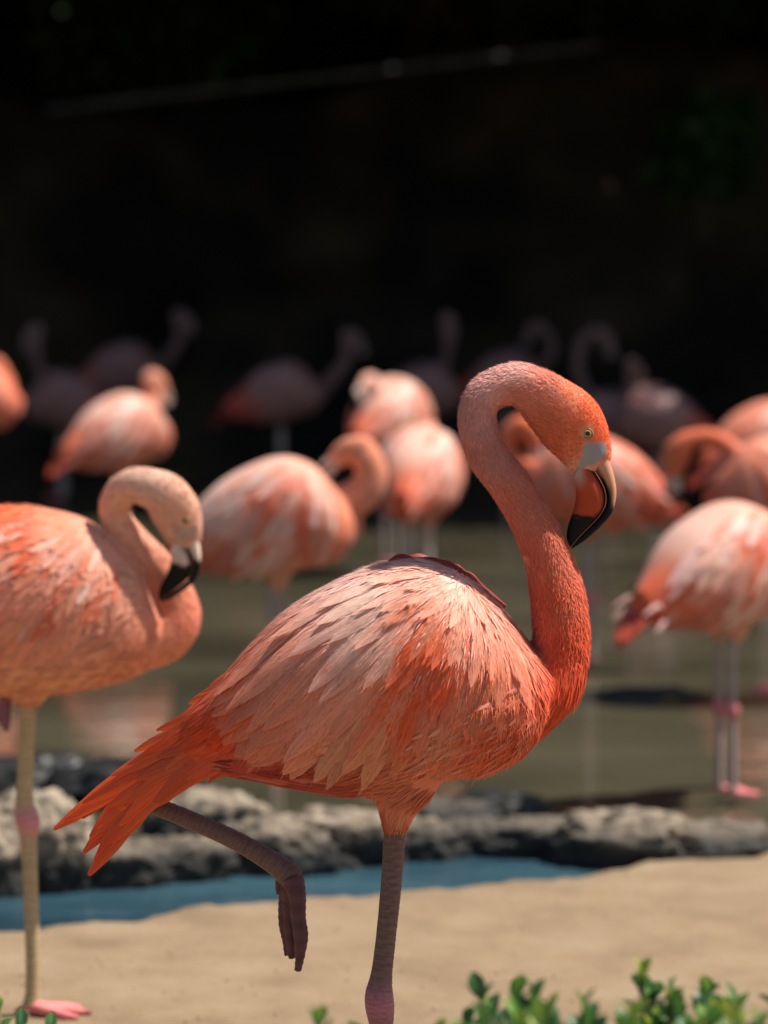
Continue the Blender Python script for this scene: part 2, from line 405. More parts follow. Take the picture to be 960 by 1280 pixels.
def bush(px, py, d, w, h, n, seed, label, mat=None, size=0.09):
    x, z = X(px, d), Z(py, d); t = empty('bush', (x, d, z)); tag(t, label, 'bush', 'bushes on the rock wall')
    g = random.Random(seed)
    blobs = [(g.uniform(-w, w) * .6, g.uniform(-.2, .2), h * g.uniform(.3, .8), w * .45, .35, h * .4) for _ in range(7)]
    P, F = leaf_cloud(blobs, n, size, seed); obj('foliage', mesh(P, F, smooth=False), mat or M_LEAFD, t)
    parts = [tube(np.array([[0, 0.1, -.35, .03], [b[0] * .5, b[1] * .5, b[2] * .5, .02], [b[0], b[1], b[2], .01]]), 6) for b in blobs]
    v, f = join(parts); obj('stem', mesh(v, f), M_BARK, t)
bush(880, 245, 19.2, .38, .6, 700, 41, 'small green fern-like bush clinging to the right of the rock wall', mat_noise('fern_leaf', (0.016, 0.045, 0.01), (0.035, 0.08, 0.018), scale=5, rough=0.5, bump=0.1, transl=0.2))
bush(620, 60, 20.9, 1.2, 1.0, 1500, 42, 'dark bush on top of the rock wall over the upper rail end')
bush(250, 115, 20.9, 1.2, 1.0, 1500, 43, 'dark bush on top of the rock wall above the lower rail')
bush(880, 45, 20.9, 1.2, .9, 1500, 44, 'dark bush on top of the rock wall right of the rail')

# ------------------------------------------------------------------ rocks
def rock(pxc, pyb, pxw, pyt, seed, label, mat=M_ROCK, depth=0.8, group='rocks edging the pond', name='rock'):
    d = DG(pyb); cx, hw = X(pxc, d), pxw * d / FPX / 2
    dc = d + hw * depth * .95
    top = Z(pyt, dc); bot = -0.10
    bm = bmesh.new(); bmesh.ops.create_icosphere(bm, subdivisions=5, radius=1)
    off = Vector((seed * 3.1, seed * 1.7, seed * .9))
    for v in bm.verts:
        p = v.co.copy(); q = p.copy()
        q.x = math.copysign(abs(p.x) ** .8, p.x); q.z = math.copysign(abs(p.z) ** .75, p.z)
        k = 1 + 0.20 * mnoise.fractal(p * 1.3 + off, 1, 2, 4) + 0.15 * mnoise.noise(p * 3.6 + off) - 0.10 * abs(mnoise.noise(p * 6.5 + off)) + 0.07 * mnoise.noise(p * 11 + off) + .035 * mnoise.noise(p * 23 + off)
        v.co = Vector((q.x * hw * 1.08, q.y * hw * depth, q.z * (top - bot) / 2 / 1.0)) * k
    me = bpy.data.meshes.new('m'); bm.to_mesh(me); bm.free()
    me.polygons.foreach_set('use_smooth', np.ones(len(me.polygons), bool))
    o = obj(name, me, mat); o.location = (cx, dc, (top + bot) / 2); o.rotation_euler = (0, 0, random.Random(seed).uniform(-.25, .25))
    return tag(o, label, 'rock', group)
rk = [(-65, 1110, 190, 1004, 'tan rock at the far left end of the water channel'),
      (40, 1103, 150, 990, 'tall pale rock behind the thin leg of the one-legged preening flamingo'),
      (128, 1098, 150, 1052, 'low dark-sided rock under the orange tail tips'),
      (212, 1091, 150, 1044, 'pitted grey rock below the lifted leg'),
      (262, 1056, 150, 985, 'smooth rounded tan boulder under the tail coverts'),
      (338, 1082, 150, 1026, 'knobbly tan rock above the lifted foot'),
      (412, 1073, 170, 1012, 'knobbly tan rock just left of the standing leg'),
      (500, 1064, 150, 1018, 'pitted rock behind the standing leg'),
      (556, 1030, 150, 1000, 'flat-topped pale rock at the pond side'),
      (585, 1058, 170, 1024, 'rough tan rock between the flat pale rock and the long ledge'),
      (690, 1062, 220, 1022, 'long rough tan rock where the blue channel ends'),
      (790, 1074, 200, 1012, 'humped tan rock with dark hollow beside the sand'),
      (885, 1074, 210, 1028, 'low tan rock resting on the sand bank below pink feet'),
      (985, 1068, 180, 1044, 'lowest tan rock at the right end of the rock edging')]
for i, r_ in enumerate(rk): rock(*r_[:4], i + 3, r_[4], depth=.62)
rock(30, 990, 190, 945, 31, 'black rock behind the tall pale rock', M_DARKROCK, .9)  # dark rocks added for the black band on the water
rock(150, 1000, 190, 950, 32, 'black rock behind the orange tail', M_DARKROCK, .9)
rock(620, 1010, 130, 988, 33, 'low black rock behind the flat pale rock', M_DARKROCK, .8)
rock(800, 862, 175, 860, 34, 'thin dark bar across the pond surface', M_DARKROCK, .14)  # low dark shape added for a thin dark band on the water
# floating leaf
lv = np.array([(-.5, 0, 0), (-.2, -.3, .05), (.2, -.28, .06), (.55, 0, 0.02), (.2, .28, .06), (-.2, .3, .05), (0, 0, .0)]) * .055
lf = obj('fallen_leaf', mesh(lv, [(0, 1, 6), (1, 2, 6), (2, 3, 6), (3, 4, 6), (4, 5, 6), (5, 0, 6)], cols=np.tile(lin((215, 160, 20)), (7, 1))), M_LEAF)
lf.location = (X(838, DG(868)), DG(868), -0.017); tag(lf, 'yellow leaf floating on the pond by the thin dark bar', 'leaf')

# pebbles on the sand
g = np.random.default_rng(5); V = []; F = []; o_ = 0
bm = bmesh.new(); bmesh.ops.create_icosphere(bm, subdivisions=1, radius=1); bv = np.array([v.co for v in bm.verts]); bf = [tuple(v.index for v in f.verts) for f in bm.faces]; bm.free()
for i in range(420):
    y = g.uniform(4.4, 6.35); x = g.uniform(-1, 1) * y * .14
    if y > shore(x) - .05: continue
    s = g.uniform(.0008, .0028) * (2.0 if g.random() < .04 else 1)
    V.append(bv * s * g.uniform(.7, 1.3, (1, 3)) + (x, y, 0.002)); F += [tuple(k + o_ for k in f) for f in bf]; o_ += len(bv)
tag(obj('pebbles', mesh(np.vstack(V), F), mat_noise('pebble', lin((140, 115, 90)), lin((190, 165, 135)), scale=40)), 'fine scattered pebbles on the sand', kind='stuff')

# ------------------------------------------------------------------ flamingo construction
HEAD = [(686.5, 504, 37, .86), (708.5, 524, 42, .72), (723, 544.5, 39.6, .64), (733, 566, 33, .58), (738, 581, 27, .52), (740, 590, 16, .45)]
CULMEN = [(757, 556), (761.5, 574), (768, 596), (770.5, 617), (767, 637), (760, 648), (749, 660), (732, 675), (715, 686)]
GAPE_U = [(731, 572), (742, 586), (752, 602), (757.5, 616), (757.5, 631), (750, 645), (739, 657), (725, 671), (714.5, 684)]
GAPE_L = [(731, 572.5), (741, 586.5), (751, 602.5), (756.3, 616), (756.3, 630.6), (749, 644.6), (738, 656.5), (724, 670.5), (714, 683.5)]
KEEL = [(716, 594), (718.5, 606), (720, 619), (718, 632), (714, 645), (710.5, 655), (708.5, 664), (708.5, 674), (711, 682)]
EYE = (733, 540.5)

class Frame:
    """similarity that carries the head template to a head with base b, angle ang (deg, rows down), scale s, mirrored or not"""
    def __init__(self, b, ang, s=1.0, mir=False):
        a0 = math.atan2(78, 51.5); self.b = np.array(b[:2], float); self.dy = b[2] if len(b) > 2 else 0.0; self.s = s
        if mir: self.M = np.diag([-1.0, 1.0]); a0 = math.pi - a0
        else: self.M = np.eye(2)
        th = R(ang) - a0; self.Rm = np.array([[math.cos(th), -math.sin(th)], [math.sin(th), math.cos(th)]])
    def __call__(self, P):
        P = np.atleast_2d(np.asarray(P, float)); q = (P - np.array([686.5, 504])) @ self.M.T * self.s
        return q @ self.Rm.T + self.b
    def inv(self, P):
        q = (np.asarray(P, float) - self.b) @ self.Rm
        return (q / self.s) @ self.M + np.array([686.5, 504])

def to3(P, y=0.0):          # photo-plane (col,row) -> x, depth, z (rows down)
    P = np.atleast_2d(P); return np.stack([P[:, 0], np.broadcast_to(y, len(P)), -P[:, 1]], 1)

def mandible(A, B, w, seg=14):
    A = catmull(A, 6 if False else 3.0); B = catmull(B, 3.0)
    n = 34
    ra = lambda P: np.stack([np.interp(np.linspace(0, 1, n), np.linspace(0, 1, len(P)), P[:, k]) for k in range(2)], 1)
    A, B = ra(A), ra(B); w = np.interp(np.linspace(0, 1, n), np.linspace(0, 1, len(w)), w)
    a = np.linspace(0, 2 * math.pi, seg, endpoint=False); rings = []
    for i in range(n):
        c = (A[i] + B[i]) / 2; h = (A[i] - B[i]) / 2
        ca = np.sign(np.cos(a)) * np.abs(np.cos(a)) ** .8; sa = np.sign(np.sin(a)) * np.abs(np.sin(a)) ** .8
        P = c + ca[:, None] * h; rings.append(np.stack([P[:, 0], sa * w[i], -P[:, 1]], 1))
    return loft(rings)

class Bird:
    pass

def torso_slices(sl, seg=40, pw=0.92):
    sl = catmull([(s[0], s[1], s[2], s[3]) for s in sl], 12)
    a = np.linspace(0, 2 * math.pi, seg, endpoint=False); rings = []
    for x, t, b, w in sl:
        c, h = (t + b) / 2, abs(b - t) / 2
        ca = np.sign(np.cos(a)) * np.abs(np.cos(a)) ** pw; sa = np.sign(np.sin(a)) * np.abs(np.sin(a)) ** pw
        rings.append(np.stack([np.full(seg, x), sa * w, -(c - ca * h)], 1))
    return loft(rings)

def bvh_of(V, F): return BVHTree.FromPolygons([Vector(v) for v in V], F)

def feather(bvh, p0, flow, L, Wd, lift=6.0, tilt=0.12, base_off=1.0, stick=0.75, n=8, m=4, rng=None, droop=0.0, point=0.8):
    """one feather laid on the surface; p0 (x,y,z); flow(p)->3-vector; returns verts, faces, uv"""
    p = Vector(p0); hit = bvh.find_nearest(p)
    if hit[0] is None: return None
    p, N = hit[0].copy(), hit[1].copy(); step = L / n; C = []; D = None
    for i in range(n + 1):
        t = i / n
        f = Vector(flow(p)); D2 = f - N * f.dot(N)
        if D2.length < 1e-4: D2 = D or f
        D = D2.normalized() if D is None or t < stick else (D + Vector((0, 0, -droop))).normalized()
        C.append((p + N * (base_off + lift * t ** 1.2), N.copy(), D.copy()))
        p = p + D * step
        if t < stick:
            h = bvh.find_nearest(p)
            if h[0] is not None: p, N = h[0].copy(), (N * .5 + h[1] * .5).normalized()
    V, UV, F = [], [], []
    us = np.linspace(-1, 1, m + 1)
    for i, (c, N, D) in enumerate(C):
        t = i / n
        pr = min(1.0, 0.5 + 2.0 * t)
        if t > 0.5: pr *= max(0.03, (1 - ((t - .5) / .5) ** 2.2)) ** point
        Bv = N.cross(D).normalized(); Bt = (Bv * math.cos(tilt) + N * math.sin(tilt))
        for u in us:
            j = 1.0 + (rng.uniform(-.07, .05) if rng is not None and abs(u) == 1 and t > .3 else 0)
            back = -D * (abs(u) ** 2) * Wd * .30 * pr * min(1, t * 2)
            q = c + Bt * (u * Wd / 2 * pr * j) - N * (u * u * Wd * .10 * pr) + back
            V.append(q[:]); UV.append((u, t))
    k = m + 1
    for i in range(n):
        for j in range(m): F.append((i * k + j, i * k + j + 1, (i + 1) * k + j + 1, (i + 1) * k + j))
    return np.array(V), F, np.array(UV)

def free_feather(P, Wd, Nrm, n=10, m=4, rng=None, tilt=0.0, point=0.7):
    """feather along an explicit 3-D path"""
    P = catmull(P, 1e9) if len(P) < 3 else np.asarray(P, float)
    tt = np.linspace(0, 1, n + 1); src = np.linspace(0, 1, len(P))
    C = np.stack([np.interp(tt, src, P[:, k]) for k in range(3)], 1)
    C[1:-1] = (C[:-2] + 2 * C[1:-1] + C[2:]) / 4
    T = np.gradient(C, axis=0); T /= np.linalg.norm(T, axis=1)[:, None]
    Nn = np.array(Nrm, float); V, UV, F = [], [], []
    for i, t in enumerate(tt):
        B = np.cross(Nn, T[i]); B /= np.linalg.norm(B); N = np.cross(T[i], B)
        Bt = B * math.cos(tilt) + N * math.sin(tilt)
        pr = min(1.0, 0.55 + 1.6 * t)
        if t > .55: pr *= max(0.03, 1 - ((t - .55) / .45) ** 2.0) ** point
        for u in np.linspace(-1, 1, m + 1):
            j = 1 + (rng.uniform(-.15, .08) if rng is not None and abs(u) == 1 and t > .25 else 0)
            V.append(C[i] + Bt * (u * Wd / 2 * pr * j) - N * (u * u * Wd * .10 * pr) - T[i] * (u * u * Wd * .35 * pr * min(1, t * 2))); UV.append((u, t))
    k = m + 1
    for i in range(n):
        for j in range(m): F.append((i * k + j, i * k + j + 1, (i + 1) * k + j + 1, (i + 1) * k + j))
    return np.array(V), F, np.array(UV)

def tufts(V, F, N, n, rng, length, width, flow, color, lift=0.25, mask=None, jit=0.12, dirjit=0.18, curl=0.15):
    """thousands of small plumes lying on the surface: (x,y,z) functions are vectorised"""
    tri = []
    for f in F:
        tri.append(f[:3])
        if len(f) == 4: tri.append((f[0], f[2], f[3]))
    tri = np.array(tri); A = V[tri]
    ar = np.linalg.norm(np.cross(A[:, 1] - A[:, 0], A[:, 2] - A[:, 0]), axis=1)
    if mask is not None: ar = ar * mask(A.mean(1))
    idx = rng.choice(len(tri), n, p=ar / ar.sum())
    w = rng.random((n, 3)) + .02; w /= w.sum(1)[:, None]
    P = (V[tri[idx]] * w[:, :, None]).sum(1); Nn = (N[tri[idx]] * w[:, :, None]).sum(1); Nn /= np.linalg.norm(Nn, axis=1)[:, None] + 1e-9
    D = flow(P); D = D + rng.normal(size=D.shape) * dirjit
    D -= Nn * (D * Nn).sum(1)[:, None]; D /= np.linalg.norm(D, axis=1)[:, None] + 1e-9
    L = (length(P) * rng.uniform(.65, 1.3, n))[:, None]; Wd = (width(P) * rng.uniform(.7, 1.3, n))[:, None] / 2
    B = np.cross(Nn, D); lf = (lift * rng.uniform(.4, 1.5, n))[:, None]
    a = P - Nn * .8; b = P + D * L * .55 + Nn * (L * .55 * lf); c = P + D * L + Nn * (L * (lf + curl * rng.uniform(-1, 1, (n, 1)) * .5))
    Q = np.stack([a - B * Wd * .8, a + B * Wd * .8, b + B * Wd, b - B * Wd, c], 1).reshape(-1, 3)
    o = np.arange(n)[:, None] * 5
    F4 = o + np.array([[0, 1, 2, 3]]); F3 = o + np.array([[3, 2, 4]])
    C = color(P) * (1 + rng.normal(size=(n, 1)) * jit) * (1 + rng.normal(size=(n, 3)) * .03)
    C = np.repeat(np.clip(C, 0, 1), 5, 0).reshape(n, 5, 3); C[:, 4] *= 1.06; C = C.reshape(-1, 3)
    tri_all = np.vstack([o + np.array([[0, 1, 2]]), o + np.array([[0, 2, 3]]), F3])
    return Q, tri_all, C

def leg_geo(path, step=2.0, seg=16, scute=0.05, pitch=7.0, front=1.0):
    """leg tube with overlapping transverse scales down its front edge; path rows x,y,z,r"""
    P = catmull(path, step)
    s = np.concatenate([[0], np.cumsum(np.linalg.norm(np.diff(P[:, :3], axis=0), axis=1))])
    def rough(i, a):
        saw = (s[i] / pitch + .5 * math.sin(s[i] * .11) + .22 * np.sin(s[i] * .37 + a)) % 1.0
        f = np.clip(np.cos(a) * front, 0, 1) ** .7
        net = .012 * np.sin(a * 5 + s[i] * .9) * np.sin(s[i] * 1.1)
        return 1 + scute * (saw - .5) * f + net * (1 - f)
    return tube(P, seg, rough=rough), s

def standing_foot(u=1.0, dirx=1.0, y0=0.0):
    """three webbed toes flat on the ground and a small hind toe, built round the ankle (0,y0,10u)"""
    parts = []
    tips = [(62, -26), (76, 0), (60, 28)]
    for tx, ty in tips:
        parts.append(tube(np.array([[0, y0, 12, 8], [tx * .35 * dirx, y0 + ty * .4, 8, 6.5], [tx * .75 * dirx, y0 + ty * .85, 5, 5.5], [tx * dirx, y0 + ty, 3.5, 3]]) * u, 10))
    parts.append(tube(np.array([[0, y0, 14, 6], [-10 * dirx, y0, 8, 4.5], [-20 * dirx, y0 + 3, 4, 2.5]]) * u, 8))
    for (ax_, ay_), (bx_, by_) in zip(tips[:-1], tips[1:]):      # web membranes
        pts = np.array([[0, y0], [ax_ * .72 * dirx, y0 + ay_ * .8], [(ax_ + bx_) * .5 * .55 * dirx, y0 + (ay_ + by_) * .5 * .7], [bx_ * .72 * dirx, y0 + by_ * .8]])
        top = np.hstack([pts, [[9], [6.5], [6], [6.5]]]); bot = np.hstack([pts, np.full((4, 1), 1.0)])
        V = np.vstack([top, bot]) * u
        parts.append((V, [(0, 1, 2, 3), (7, 6, 5, 4)] + [(i, i + 4, (i + 1) % 4 + 4, (i + 1) % 4) for i in range(4)]))
    V, F, N = fuse(parts, 2.2 * u, 2, .4)
    return V, F

def bill_parts(fr, u, root, k, org, base_col, pale, upper=(222, 196, 178), b0=624.0):
    """upper and lower mandible, each one mesh; colours: pale base, keel patch, black tip"""
    res = []
    for nm, A, B, w in (('upper_mandible', CULMEN, GAPE_U, [11, 11.5, 11, 10, 9.5, 9, 7.5, 5, 1.5]), ('lower_mandible', GAPE_L, KEEL, [11, 13.5, 14.5, 14, 13, 11.5, 9, 6, 1.5])):
        V, F = mandible(A, B, [x * 1.0 for x in w])
        loc = np.stack([V[:, 0], -V[:, 2]], 1)
        # colour in template space
        ragged = 1.6 * np.sin(loc[:, 0] * 1.3) + 1.0 * np.sin(loc[:, 0] * 3.1)
        if nm == 'lower_mandible':
            blk = sstep(b0, b0 + 3.5, loc[:, 1] + ragged)
            gl = np.array(catmull(GAPE_L, 3)); dist = np.sqrt(((loc[:, None] - gl[None]) ** 2).sum(2)).min(1)
            rim = sstep(5.5, 3.0, dist)
            up = sstep(618, 588, loc[:, 1])
            lft = up * sstep(734, 722, loc[:, 0]); c = lin(base_col)[None] * (1 - lft[:, None] * .8) + lin(pale)[None] * lft[:, None] * .8
            blk = np.maximum(blk, rim)
        else:
            gl = np.array(catmull(GAPE_U, 3)); dist = np.sqrt(((loc[:, None] - gl[None]) ** 2).sum(2)).min(1)
            cul = sstep(3, 9, dist)[:, None]
            c = lin(upper)[None] * .36 * (1 - cul) + lin(upper)[None] * cul
            blk = np.maximum(sstep(b0 - 17, b0 - 3, loc[:, 1] + ragged), sstep(5.6, 4.2, dist) * sstep(590, 602, loc[:, 1]))
        c = c * (1 - blk[:, None]) + np.array([[.006, .006, .007]]) * blk[:, None]
        q = fr(loc); W3 = np.stack([q[:, 0], V[:, 1] * u + fr.dy, -q[:, 1]], 1)
        res.append(obj(nm, mesh((W3 - org) * k, F, cols=c), M_BILL, root))
    return res

def eye_parts(fr, u, root, k, org, depth, sides=(-1, 1)):
    for sgn in sides:
        V, F = [], []
        a = np.linspace(0, 2 * math.pi, 24, endpoint=False)
        rings, cols = [], []
        for rr, hh, c in ((7.6, -1.5, (150, 120, 100)), (6.8, .8, (182, 122, 94)), (5.9, 1.2, (104, 70, 50)), (5.5, .9, (128, 96, 44)), (4.4, 1.9, (176, 142, 66)), (3.0, 2.5, (150, 116, 50)), (2.8, 2.55, (8, 7, 6)), (.1, 2.8, (6, 6, 6))):
            q = fr(np.stack([EYE[0] + rr * np.cos(a), EYE[1] + rr * .92 * np.sin(a)], 1))
            rings.append(np.stack([q[:, 0], np.full(24, fr.dy + sgn * (depth + hh) * u), -q[:, 1]], 1)); cols += [lin(c)] * 24
        V, F = loft(rings); cols += [lin((150, 120, 100)), lin((6, 6, 6))]
        obj('eye', mesh((V - org) * k, F, cols=np.array(cols)), M_EYE, root)

def neck_tube(neck, fr, u):
    """neck rows x,row,r[,depth]; head rings appended"""
    rows = [(p[0], p[3] if len(p) > 3 else 0.0, -p[1], p[2], 1.0) for p in neck]
    hq = fr([(h[0], h[1]) for h in HEAD])
    for (x, y), h in zip(hq, HEAD): rows.append((x, fr.dy, -y, h[2] * fr.s, h[3]))
    rows = np.array(rows)
    P = np.stack([rows[:, 0], rows[:, 2], rows[:, 1], rows[:, 3], rows[:, 4]], 1)
    P = catmull(P, 5 * u)
    path = np.stack([P[:, 0], P[:, 2], P[:, 1], P[:, 3]], 1)
    return tube(path, 24, dep=P[:, 4]), path

# ------------------------------------------------------------------ the flamingo in focus
MT = [(690, 846, 886, 22), (678, 822, 912, 62), (660, 801, 936, 88), (640, 776, 951, 104), (610, 742, 964, 118), (580, 719, 968, 126), (550, 706, 974, 130), (520, 700, 982, 131),
      (480, 704, 992, 130), (440, 718, 994, 125), (400, 737, 990, 115), (360, 762, 982, 100), (320, 799, 975, 80), (285, 838, 970, 58), (255, 868, 968, 42), (232, 890, 966, 28)]
WING_C = np.array([640.0, 600.0])
MAIN_NECK = [(628, 882, 62), (662, 868, 52), (690, 848, 41), (701, 818, 34), (701, 783, 34), (697, 744, 33.5), (689, 713, 31), (680, 684, 29), (664, 650, 26.5), (638, 607, 25.5), (611, 571, 25), (598, 535, 24), (598, 511, 23.5), (611, 490, 24), (643, 480, 26.5), (668, 490, 31)]
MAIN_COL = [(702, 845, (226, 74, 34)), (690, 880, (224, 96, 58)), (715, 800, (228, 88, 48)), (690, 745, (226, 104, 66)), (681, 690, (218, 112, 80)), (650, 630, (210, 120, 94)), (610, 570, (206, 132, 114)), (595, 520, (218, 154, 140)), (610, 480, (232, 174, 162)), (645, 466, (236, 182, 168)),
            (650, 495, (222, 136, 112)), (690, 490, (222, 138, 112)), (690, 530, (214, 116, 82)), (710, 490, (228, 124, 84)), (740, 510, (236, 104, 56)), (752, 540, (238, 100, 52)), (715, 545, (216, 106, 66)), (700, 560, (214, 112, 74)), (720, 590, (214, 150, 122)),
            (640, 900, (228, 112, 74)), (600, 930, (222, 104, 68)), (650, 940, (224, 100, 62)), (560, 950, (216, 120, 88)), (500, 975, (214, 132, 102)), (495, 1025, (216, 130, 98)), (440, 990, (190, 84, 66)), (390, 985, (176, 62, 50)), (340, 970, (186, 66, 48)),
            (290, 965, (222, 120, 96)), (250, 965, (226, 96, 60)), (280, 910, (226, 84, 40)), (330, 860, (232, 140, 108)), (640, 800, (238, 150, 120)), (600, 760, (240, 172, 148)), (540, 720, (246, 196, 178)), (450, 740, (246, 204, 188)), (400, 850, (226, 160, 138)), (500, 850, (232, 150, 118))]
WING_COL = [(520, 712, (250, 206, 190)), (455, 728, (255, 236, 226)), (400, 752, (253, 224, 212)), (350, 790, (244, 190, 170)), (300, 845, (238, 150, 118)), (300, 885, (232, 118, 78)), (440, 780, (254, 232, 222)), (400, 820, (236, 182, 164)), (350, 860, (228, 160, 140)), (330, 915, (222, 140, 116)),
            (390, 900, (222, 158, 140)), (370, 940, (216, 150, 126)), (440, 850, (246, 204, 188)), (430, 920, (222, 162, 134)), (470, 900, (226, 160, 128)), (470, 945, (218, 160, 126)), (480, 800, (254, 228, 216)), (525, 768, (244, 156, 122)), (508, 800, (242, 112, 62)), (515, 840, (242, 104, 50)), (498, 885, (238, 104, 54)), (482, 862, (242, 128, 84)), (545, 795, (242, 112, 62)), (552, 845, (242, 104, 52)),
            (572, 785, (248, 176, 148)), (592, 832, (242, 146, 110)), (600, 780, (246, 178, 154)), (630, 790, (242, 166, 140)), (645, 830, (240, 150, 120)), (570, 740, (248, 190, 170)), (540, 890, (226, 150, 116)), (600, 870, (238, 138, 102)), (640, 870, (236, 136, 102)), (570, 860, (240, 150, 116)), (610, 905, (230, 128, 92))]
WING_COL = [(x, y, tuple(np.array(c) * .97 + np.array((255, 228, 214)) * .03) if y > 840 and x < 480 else c) for x, y, c in WING_COL]  # lower flank whitened slightly to lift its shade
_wc = {(520, 712): (246, 190, 168), (455, 728): (252, 222, 208), (400, 752): (248, 200, 182), (350, 790): (242, 170, 142), (440, 780): (250, 208, 192), (400, 820): (236, 168, 144), (440, 850): (242, 180, 156), (480, 800): (250, 202, 184), (350, 860): (232, 152, 124), (390, 900): (230, 160, 136)}
WING_COL = [(x, y, _wc.get((x, y), c)) for x, y, c in WING_COL]
warm = lambda L, g=.92, b=.86: [(x, y, (c[0], c[1] * g, c[2] * b)) for x, y, c in L]
WING_COL = [w_ for a_ in WING_COL for w_ in (warm([a_], .90, .82) if a_[1] > 790 and a_[0] < 480 else warm([a_], .95, .91))]
SPRD = 1.0   # colours above are sunlit and shaded readings; that light stays in the plumage

def path_flow(path, k0=0):
    """direction back along a neck path (towards the body) at the nearest path point"""
    P = path[:, :3]; T = -np.gradient(P, axis=0); T /= np.linalg.norm(T, axis=1)[:, None]
    def f(Q):
        out = np.zeros((len(Q), 3)); dist = np.zeros(len(Q))
        for i in range(0, len(Q), 4000):
            dd = ((Q[i:i + 4000, None] - P[None]) ** 2).sum(2); j = dd.argmin(1); out[i:i + 4000] = T[j]; dist[i:i + 4000] = np.sqrt(dd[np.arange(len(j)), j]) / path[j, 3]
        return out, dist
    return f

def radial(P, c=WING_C):
    P = np.atleast_2d(P); v = np.stack([P[:, 0] - c[0], np.zeros(len(P)), P[:, 2] + c[1]], 1)
    return v / (np.linalg.norm(v, axis=1)[:, None] + 1e-6)

def inside(x, y, poly):
    r = False; n = len(poly)
    for i in range(n):
        x1, y1 = poly[i]; x2, y2 = poly[(i + 1) % n]
        if (y1 > y) != (y2 > y) and x < (x2 - x1) * (y - y1) / (y2 - y1) + x1: r = not r
    return r

MWING = [(655, 835), (648, 800), (612, 755), (570, 716), (500, 704), (440, 722), (385, 752), (330, 802), (292, 845), (300, 880), (345, 890), (420, 893), (480, 880), (530, 865), (570, 858), (610, 865)]
def wing_feathers(bvh, rng, poly, cen, sizes, colf, u=1.0, side=-1, streak=0.0, tips=None):
    """rows of overlapping feathers fanning from the shoulder; nearest rows lie on top"""
    res = []
    rho = sizes[0][0]
    row = 0
    while rho < sizes[-1][0]:
        L = np.interp(rho, [s[0] for s in sizes], [s[1] for s in sizes]); Wd = np.interp(rho, [s[0] for s in sizes], [s[2] for s in sizes])
        dth = Wd * .66 / rho; th = R(60) + (row % 2) * dth / 2
        while th < R(185):
            a = th + rng.uniform(-.25, .25) * dth; rr = rho + rng.uniform(-.2, .2) * L * .3
            x, y = cen[0] + math.cos(a) * rr, cen[1] + math.sin(a) * rr
            th += dth
            if not inside(x, y, poly): continue
            h = bvh.ray_cast(Vector((x, side * 400, -y)), Vector((0, -side, 0)))
            if h[0] is None: continue
            l2 = L * rng.uniform(.85, 1.2)
            if tips is not None:            # feathers end along the lower edge of the folded wing
                q = 0.0
                while q < l2 * 1.05 and inside(x + math.cos(a) * q, y + math.sin(a) * q, tips): q += 4
                l2 = min(l2, q * rng.uniform(.86, 1.0))
                if l2 < 26: continue
            w2 = Wd * rng.uniform(.85, 1.15)
            fl = lambda p, a=a, j=rng.uniform(-.09, .09): radial(np.array(p)[None], cen)[0] + np.array([j, 0, -j])
            r = feather(bvh, h[0], fl, l2, w2, lift=min(5, 1.2 + l2 * .022) * u, tilt=rng.uniform(.02, .12) * (1 if side < 0 else -1), base_off=(1.0 + rng.uniform(0, 1.0)) * u, rng=rng, n=12, point=.62)
            if r is None: continue
            V, F, UV = r
            t = UV[:, 1:2]; mid = np.array([[V[:, 0].mean(), -V[:, 2].mean()]])
            c0 = idw(mid, colf, 5.0)[0]; own = idw(np.stack([V[:, 0], -V[:, 2]], 1), colf, 5.0)
            c = (c0[None] * .6 + own * .4) * (1 + rng.normal() * .09)
            if rng.random() < streak:
                c = c * .35 + lin([(254, 222, 208), (232, 92, 48), (248, 196, 174), (228, 108, 70)][rng.integers(4)]) * .65
            tint = rng.normal(size=3) * .02; c = c * (1 + tint)
            pale = lin((252, 212, 194))
            edge = np.abs(UV[:, :1]) ** 2 * .22 * rng.random() + .18 * rng.random() * (t < .4)
            c = c * (1 - edge) + pale * edge
            res.append((V, F, UV, c * SPRD))
        rho += min(L * .34, 40 * u); row += 1
    return res

